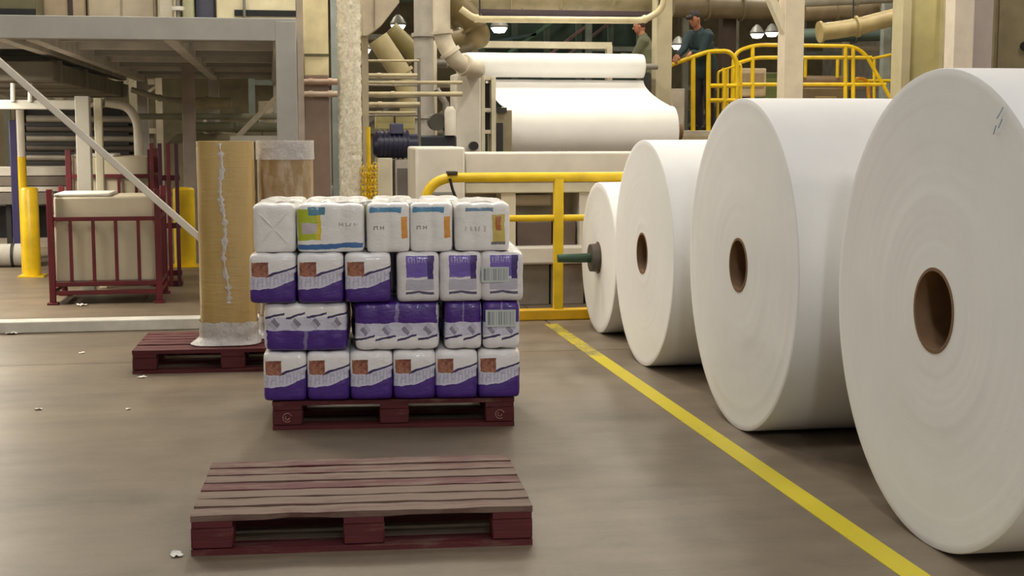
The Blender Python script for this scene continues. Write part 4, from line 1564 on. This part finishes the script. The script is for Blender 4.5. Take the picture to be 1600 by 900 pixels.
MB().box((-.03, -.03, 0.01), (.03, .03, .5)).build('shaft', M((214, 186, 166), .5), gb2, .004)
MB().box((-.06, -.06, 0), (.06, .06, .012)).build('foot', STEEL, gb2)
wpn = thing('small_cabinet', 'pale cabinet behind the stepped railing at the foot of the man', 'cabinet', tuple(onz(q(1060, 150, YP + .5), ZP)))
MB().box((-.12, 0, 0), (.1, .12, .62)).build('body', M((226, 216, 206), .5), wpn, .01)
MB().box((-.10, -.008, .04), (.08, 0, .58)).build('door', M((232, 224, 214), .5), wpn, .004)

# machinery behind the platform
mb_ = thing('brown_machine', 'brown machine block behind the long yellow railing', 'machine', (W(1290, 120, 23.8).x, 23.8, ZP))
MB().box((-.45, 0, 0), (.45, .6, .75)).build('body', M((112, 94, 66), .6), mb_, .03)
MB().lathe([(-.45, 0), (-.45, .22), (.45, .22), (.45, 0)], (0, .3, .75), 'X', 28).build('drum', M((104, 78, 46), .5), mb_)
MB().box((-.2, -.05, .2), (.2, 0, .6)).build('panel', M((140, 120, 70), .5), mb_, .01)
for x in (-.3, .3):
    MB().tube([(x, .2, .8), (x, .2, 1.3)], .03, 10).build('riser', YELLOW, mb_)
gm = thing('green_machine', 'dim green machine behind the gate on the platform', 'machine', (W(1208, 120, 23.6).x, 23.6, ZP))
MB().box((-.2, 0, 0), (.2, .4, 1.0)).build('body', M((74, 84, 36), .6), gm, .02)
MB().box((-.15, -.02, .5), (.15, 0, .9)).build('door', M((92, 100, 48), .6), gm, .006)
pipe('lagged_pipe', [W(1282, 50, 20.4), W(1330, 44, 20.4), W(1416, 22, 20.4), W(1500, 0, 20.4)], .13, M((172, 154, 108), .5), 'thick tan lagged pipe sloping up above the platform', .5, (.0, .35, .7), 20)
pipe('overhead_pipe', [W(1255, 20, 24.8), W(1420, 12, 24.8)], .16, M((132, 116, 90), .5), 'dull brown overhead pipe behind the sloping lagged pipe', .2, (.3, .7), 20)
pipe('overhead_pipe', [W(1050, 10, 25), W(1230, 14, 25)], .2, M((112, 98, 74), .5), 'dark tan overhead pipe behind the standing man', .2, (.3, .6, .9), 20)
pipe('overhead_pipe', [W(1255, 2, 23), W(1420, -6, 23)], .1, M((150, 146, 134), .5), 'pale overhead pipe high above the platform', .2, (.5,), 16)
pipe('overhead_pipe', [W(1250, 56, 27), W(1420, 52, 27)], .14, M((96, 112, 104), .5), 'grey green overhead pipe low behind the lagged pipe', .2, (.5,), 16)


# ------------------------------------------------------------------ building columns
def column(x0, x1, Y, mat, label, kind='box', zt_=4.6):
    a, b = W(x0, 80, Y).x, W(x1, 80, Y).x
    t = thing('steel_column', label, 'column', ((a + b) / 2, Y, 0))
    hw_ = (b - a) / 2
    if kind == 'box':
        MB().box((-hw_, 0, .02), (hw_, hw_ * 2, zt_)).build('shaft', mat, t, .006)
    else:
        MB().box((-hw_, 0, .02), (-hw_ * .62, .3, zt_)).build('flange', mat, t, .004)
        MB().box((hw_ * .75, 0, .02), (hw_, .3, zt_)).build('flange', mat, t, .004)
        MB().box((-hw_ * .62, .10, .02), (hw_ * .75, .13, zt_)).build('web', M((204, 194, 140), .5, var=.06), t)
    MB().box((-hw_ * 1.3, -.06, 0), (hw_ * 1.3, .36, .02)).build('base_plate', mat, t)
    return t


column(1025, 1050, 19.3, M((204, 194, 164), .5, var=.06), 'cream steel column between the paper sheet and the standing man')
column(1129, 1150, 25.2, BROWN, 'dark brown steel column behind the standing man')
c3 = column(1226, 1256, 17.6, M((220, 208, 188), .5, var=.06), 'white steel column with diagonal brace behind the second jumbo roll')
p0, p1 = W(1232, 62, 17.7), W(1192, -30, 17.7)
MB().beam(local(c3, p0), local(c3, p1), .10, .15, (0, 1, 0)).build('diagonal_brace', M((220, 212, 190), .5, var=.06), c3, .004)
column(1409, 1482, 16.6, M((206, 196, 160), .5, var=.06), 'wide cream flanged steel column behind the largest rolls', 'h')
column(1490, 1520, 14.6, M((214, 204, 190), .5, var=.06), 'white column standing by the pinkish grey column')
column(1521, 1550, 14.9, M((180, 170, 168), .5, var=.06), 'pinkish grey column standing close to the white column')
bw2 = thing('brown_cabinet', 'tall olive brown cabinet at the far end behind the largest roll', 'cabinet', (W(1592, 60, 15.2).x + .2, 15.2, 0))
MB().box((-.5, 0, 0), (.6, .6, 3.8)).build('body', M((122, 112, 84), .6), bw2, .01)
dr = MB().box((-.46, -.012, 1.2), (-.01, 0, 3.6)).build('door', M((128, 118, 90), .6), bw2, .004)
MB().box((-.07, -.03, 2.0), (-.04, -.012, 2.2)).build('handle', DARK, dr)
dr = MB().box((.01, -.012, 1.2), (.5, 0, 3.6)).build('door', M((128, 118, 90), .6), bw2, .004)
MB().box((.04, -.03, 2.0), (.07, -.012, 2.2)).build('handle', DARK, dr)
MB().lathe([(-.03, 0), (-.03, .05), (0, .05), (0, 0)], (-.14, -.01, W(1598, 72, 15.2).z), 'Y', 16).build('vent_cap', BLACKM, bw2)
column(1380, 1392, 24, M((150, 156, 150), .5), 'slim grey green column beyond the platform')
column(905, 915, 34, GREY_P, 'slim grey column far behind the winding machine')

# ------------------------------------------------------------------ structure far behind: frames and runs of pipe
rr = random.Random(21)
BEHIND = ('the rack of dark bars', 'the bent white pipe', 'the mezzanine corner column', 'the two slanting ducts', 'the upright grey duct', 'the hanging paper sheet', 'the man in teal', 'the sloping lagged pipe', 'the long yellow railing', 'the olive brown cabinet', 'the white gantry column')
for k, (px, Y) in enumerate(((60, 26), (200, 27), (440, 27), (610, 26), (700, 28), (960, 29), (1110, 29), (1290, 30), (1360, 28), (1560, 24), (150, 22.5))):
    c = W(px, 150, Y)
    t = thing('steel_trestle', 'tall dim steel trestle standing far behind ' + BEHIND[k], 'trestle', (c.x, Y, 0), group='dim trestles far behind')
    col = rr.choice(((120, 112, 92), (98, 96, 84), (134, 124, 104), (86, 92, 84)))
    mt = M(col, .6)
    hw_ = .55
    for s in (-1, 1):
        MB().box((s * hw_ - .06, 0, 0), (s * hw_ + .06, .12, 5.4)).build('post', mt, t)
    for z in (1.4, 2.3, 3.1, 3.9, 4.7):
        MB().box((-hw_, .02, z), (hw_, .1, z + .1)).build('cross_bar', mt, t)
    MB().box((-hw_ * .8, .15, .0), (hw_ * .8, .7, 1.2 + rr.random())).build('housing', M(rr.choice(((110, 100, 82), (76, 74, 70), (140, 130, 108))), .6), t, .02)
    MB().beam((-hw_, .06, 1.5), (hw_, .06, 2.3), .05, .05, (0, 1, 0)).build('diagonal_brace', mt, t)
for k in range(14):
    Y = (24.5, 25.2, 25.6, 26.4, 27.4, 28.5, 29.6, 31.5, 32.6, 33.4, 34.2, 35, 36, 37)[k]
    z = 1.48 + Y * (.088 + .05 * rr.random())
    r_ = rr.uniform(.05, .16)
    col = rr.choice(((132, 124, 98), (96, 92, 78), (150, 142, 120), (74, 84, 78)))
    x0_ = rr.uniform(-6, -1)
    fp = pipe('far_pipe', [Vector((x0_, Y, z)), Vector((x0_ + rr.uniform(7, 13), Y, z))], r_, M(col, .5), 'dim pipe running level high in the far part of the hall', .1, (.2, .5, .8), 12, group='dim pipes far behind')
    for hx in (1.0, 5.5):
        MB().tube([(hx, 0, 0), (hx, 0, ZC - z)], .012, 6).build('hanger', DARK, fp)
vp = thing('far_vessel', 'dim tan storage vessel far behind the mezzanine', 'tank', (-4.5, 30, 0))
MB().lathe([(0, 0), (0, 1.2), (3.4, 1.2), (3.9, .8), (4.0, 0)], (0, 0, 0), 'Z', 48).build('shell', M((120, 108, 84), .6), vp)
MB().lathe([(2.0, 1.21), (2.0, 1.25), (2.08, 1.25), (2.08, 1.21)], (0, 0, 0), 'Z', 48, closed=True).build('hoop', M((96, 88, 70), .6), vp)


# ------------------------------------------------------------------ people
def bake(mb, name, mat, parent, voxel, smooth=4):
    o = mb.build(name, mat, parent)
    r_ = o.modifiers.new('fuse', 'REMESH')
    r_.mode = 'VOXEL'
    r_.voxel_size = voxel
    s_ = o.modifiers.new('soft', 'SMOOTH')
    s_.iterations = smooth
    s_.factor = .5
    dg = bpy.context.evaluated_depsgraph_get()
    me = bpy.data.meshes.new_from_object(o.evaluated_get(dg))
    o.modifiers.clear()
    o.data = me
    me.polygons.foreach_set('use_smooth', [True] * len(me.polygons))
    return o


def limb(mb, pts, rs, n=14):
    """tapering limb with round ends"""
    P, Q = [], []
    pts = [Vector(p) for p in pts]
    for i in range(len(pts) - 1):
        for k in range(6):
            t = k / 6
            P.append(pts[i].lerp(pts[i + 1], t))
            Q.append(rs[i] + (rs[i + 1] - rs[i]) * t)
    P.append(pts[-1])
    Q.append(rs[-1])
    d0 = (P[0] - P[1]).normalized()
    d1 = (P[-1] - P[-2]).normalized()
    P = [P[0] + d0 * Q[0] * .9, P[0] + d0 * Q[0] * .6] + P + [P[-1] + d1 * Q[-1] * .6, P[-1] + d1 * Q[-1] * .9]
    Q = [Q[0] * .3, Q[0] * .8] + Q + [Q[-1] * .8, Q[-1] * .3]
    mb.tube(P, Q, n)


def ellipsoid(mb, c, r, rot=0.0, n=18):
    vs, fs = [], []
    m = 12
    for i in range(m + 1):
        a = -math.pi / 2 + math.pi * i / m
        for k in range(n):
            g = 2 * math.pi * k / n
            p = Vector((r[0] * math.cos(a) * math.cos(g), r[1] * math.cos(a) * math.sin(g), r[2] * math.sin(a)))
            if i in (0, m):
                p = p + Vector((math.cos(g), math.sin(g), 0)) * .001
            p = Matrix.Rotation(rot, 3, 'X') @ p
            vs.append(p + Vector(c))
    for i in range(m):
        for k in range(n):
            k2 = (k + 1) % n
            fs.append((i * n + k, i * n + k2, i * n + n + k2, i * n + n + k))
    fs += [tuple(range(n))[::-1], tuple(range(m * n, m * n + n))]
    mb.add(vs, fs)


def flatten(mb, start, axis, k, c):
    for i in range(start, len(mb.v)):
        mb.v[i][axis] = c + (mb.v[i][axis] - c) * k


SKIN = M((176, 118, 92), .55, var=.05)


def person(label, base, rz, lean, hands, jacket, trousers, hair, cap=False, nod=.25):
    """local frame: +y the way the person faces, z up"""
    t = thing('person', label, 'person', base, rz)
    hip = Vector((0, 0, .93))
    sp = lambda d: hip + Vector((0, math.sin(lean) * d, math.cos(lean) * d))
    chest, neck0, neck1 = sp(.34), sp(.52), sp(.60) + Vector((0, .02, 0))
    head = sp(.70) + Vector((0, .05, 0))
    sh_ = {s: sp(.49) + Vector((s * .185, 0, 0)) for s in (-1, 1)}
    body = MB()
    st = len(body.v)
    limb(body, [hip, sp(.2), chest, sp(.46)], [.14, .125, .15, .10], 20)
    flatten(body, st, 0, 1.15, 0)
    limb(body, [neck0, neck1, head], [.058, .055, .05])
    ellipsoid(body, head + Vector((0, 0, .02)), (.074, .094, .118), -nod)
    rotm = Matrix.Rotation(-nod, 3, 'X')
    hp_ = lambda x, y, z: head + Vector((0, 0, .02)) + rotm @ Vector((x, y, z))
    ellipsoid(body, hp_(0, .028, -.055), (.052, .06, .058), -nod)           # jaw
    limb(body, [hp_(0, .088, .012), hp_(0, .104, -.022)], [.008, .014], 8)   # nose
    limb(body, [hp_(-.026, .082, -.055), hp_(.026, .082, -.055)], [.008, .008], 8)   # lips
    limb(body, [hp_(-.045, .080, .026), hp_(.045, .080, .026)], [.010, .010], 8)   # brow
    for s in (-1, 1):
        ellipsoid(body, hp_(s * .078, -.002, -.006), (.010, .020, .032), -nod, 10)
    jk = MB()
    limb(jk, [hip + Vector((0, 0, -.06)), hip + Vector((0, 0, .03)), sp(.2), chest, sp(.46)], [.165, .165, .15, .172, .12], 22)
    flatten(jk, 0, 0, 1.16, 0)
    limb(jk, [sp(.5), sp(.56)], [.085, .072])
    for s in (-1, 1):
        elbow, wrist, hd = hands[s]
        elbow, wrist, hd = Vector(elbow), Vector(wrist), Vector(hd)
        limb(body, [sh_[s] - Vector((s * .02, 0, .02)), elbow, wrist], [.040, .038, .028])
        limb(jk, [sh_[s] - Vector((s * .04, 0, 0)), sh_[s], elbow, wrist.lerp(elbow, .08)], [.082, .084, .062, .046])
        # palm and fingers closing over what they hold
        d = (hd - wrist).normalized()
        side = d.cross(Vector((0, 0, 1)))
        side = side.normalized() if side.length > .1 else Vector((1, 0, 0))
        dn = side.cross(d).normalized()
        if dn.z > 0:
            dn = -dn
        pal = wrist + d * .075
        limb(body, [wrist, wrist + d * .05 + side * .018, pal + side * .024], [.026, .024, .02], 10)
        limb(body, [wrist, wrist + d * .05 - side * .018, pal - side * .024], [.026, .024, .02], 10)
        for k, (off, ln) in enumerate(((-.033, .062), (-.011, .074), (.011, .07), (.033, .054))):
            f0 = pal + side * off + d * .01
            f1 = f0 + d * ln * .55 + dn * .008
            f2 = f1 + d * ln * .22 + dn * ln * .45
            f3 = f2 + dn * ln * .34 - d * .006
            limb(body, [f0, f1, f2, f3], [.0105, .010, .009, .0075], 8)
        th0 = wrist + d * .03 - side * .028 * s
        limb(body, [th0, th0 + d * .03 - side * .026 * s + dn * .012, th0 + d * .055 - side * .03 * s + dn * .035], [.014, .012, .009], 8)
    tr = MB()
    for s in (-1, 1):
        hp2, kn, an = Vector((s * .09, 0, .88)), Vector((s * .105, .035, .49)), Vector((s * .115, -.01, .09))
        limb(body, [hp2, kn, an], [.08, .052, .038])
        limb(tr, [Vector((s * .07, -.01, .94)), hp2, kn, an + Vector((0, 0, .0))], [.115, .108, .078, .07])
        st = len(body.v)
        limb(body, [an, an + Vector((0, .02, -.05)), an + Vector((0, .15, -.06))], [.036, .036, .03], 10)
    limb(tr, [(-.06, 0, .95), (.06, 0, .95)], [.13, .13], 16)
    bd = bake(body, 'body', SKIN, t, .0075, 3)
    bake(jk, 'jacket', jacket, t, .014, 5)
    bake(tr, 'trousers', trousers, t, .014, 5)
    for s in (-1, 1):
        sm = MB()
        limb(sm, [(s * .115, -.05, .055), (s * .118, .05, .05), (s * .122, .17, .04)], [.052, .05, .038], 14)
        for v in sm.v:
            v.z = max(v.z, 0.0)
        bake(sm, 'shoe', BLACKM, t, .012, 2)
    hm = MB()
    ellipsoid(hm, hp_(0, -.014, .028), (.083, .094, .105), -nod)
    hm.v = [v if ((rotm.inverted() @ (v - head - Vector((0, 0, .02)))).z > (.055 if (rotm.inverted() @ (v - head)).y > .03 else -.05)) else v.lerp(hp_(0, -.01, .03), .35) for v in hm.v]
    hr = bake(hm, 'cap' if cap else 'hair', hair, t, .010, 2)
    if cap:
        pk_ = MB()
        limb(pk_, [hp_(-.03, .085, .062), hp_(.03, .085, .062)], [.03, .03], 10)
        limb(pk_, [hp_(-.03, .115, .055), hp_(.03, .115, .055)], [.028, .028], 10)
        bake(pk_, 'cap_peak', hair, hr, .009, 2)
    for s in (-1, 1):
        e = MB()
        ellipsoid(e, hp_(s * .032, .080, .008), (.011, .008, .007), -nod, 10)
        e.build('eye', M((30, 24, 22), .2), bd)
    return t


h1 = q(1052, 95)
mpos = onz(W(1101, 190, YP + .36), ZP)
rz1 = R(122)      # turned towards the machine and half to the hall
inv = Matrix.Rotation(-rz1, 3, 'Z')
lh = inv @ (Vector((q(1056, 100).x, Ya, q(1056, 97).z + .06)) - mpos)
rh = inv @ (Vector((q(1078, 100).x, Ya + .02, q(1076, 91).z + .06)) - mpos)


def arm(shoulder, hand):
    shoulder, hand = Vector(shoulder), Vector(hand)
    d = hand - shoulder
    L = d.length
    mx = .60
    if L > mx:
        hand = shoulder + d * (mx / L)
        d = hand - shoulder
        L = mx
    mid = shoulder + d * .5
    h_ = math.sqrt(max(.0009, .305 ** 2 - (L / 2) ** 2))
    mid = mid + Vector((0, -.3, -.95)).normalized() * h_ * .8
    wr_ = shoulder.lerp(hand, .9)
    return (mid, wr_, hand)


lean1 = .30
shz = lambda s: Vector((s * .185, math.sin(lean1) * .49, .93 + math.cos(lean1) * .49))
# +x local is the person's right-hand side seen from behind; the camera-side arm reaches along the rail
hands1 = {1: arm(shz(1), lh), -1: arm(shz(-1), rh)}
person('man in dark teal jacket and dark cap leaning on the stepped yellow railing', tuple(mpos), rz1, lean1, hands1,
       M((30, 52, 58), .75), M((40, 36, 44), .8), M((38, 32, 32), .7), True, .35)
m2 = onz(W(1002, 100, 22.0), 0)
Z2 = ZP
MB().box(local(pf, (m2.x - .7, 21.35, ZP - .07)), local(pf, (xp0 - .01, 24.4, ZP))).build('deck_extension', M((190, 182, 166), .5), pf, .006)
for x in (m2.x - .6, xp0 - .2):
    for y in (21.45, 24.3):
        MB().box(local(pf, (x - .04, y - .04, 0)), local(pf, (x + .04, y + .04, ZP - .07))).build('leg', GREY_P, pf, .005)
lean2 = .12
shz2 = lambda s: Vector((s * .185, math.sin(lean2) * .49, .93 + math.cos(lean2) * .49))
hands2 = {s: arm(shz2(s), (s * .12, .46, 1.16)) for s in (-1, 1)}
person('man in olive green jacket with brown hair standing behind the paper sheet', (m2.x + .1, 22.0, Z2), R(75), lean2, hands2,
       M((104, 106, 82), .8), M((50, 50, 46), .8), M((66, 34, 26), .7), False, .2)

# ------------------------------------------------------------------ scraps on the floor
rs_ = random.Random(77)
for i, (px, py, s) in enumerate(((276, 868, .05), (375, 862, .03), (128, 478, .08), (128, 552, .04), (222, 590, .05), (20, 522, .09), (200, 640, .03), (60, 640, .04))):
    c = G(px, py)
    vs, fs = [], []
    n1 = 5
    for a_ in range(n1 + 1):
        for b2 in range(n1 + 1):
            x, y = (a_ / n1 - .5) * s, (b2 / n1 - .5) * s * .8
            vs.append((x + rs_.uniform(-.1, .1) * s, y + rs_.uniform(-.1, .1) * s, .003 + abs(noise.noise(Vector((x * 60, y * 60, i * 3)))) * s * .35))
    for a_ in range(n1):
        for b2 in range(n1):
            k = a_ * (n1 + 1) + b2
            fs.append((k, k + 1, k + n1 + 2, k + n1 + 1))
    o = MB().add(vs, fs).build('paper_scrap', M((224, 220, 212), .85, var=.04))
    o.location = (c.x, c.y, 0)
    o.rotation_euler = (0, 0, rs_.uniform(0, 6))
    tag(o, 'small crumpled white paper scrap lying on the concrete floor', 'paper', 'paper scraps on the floor')
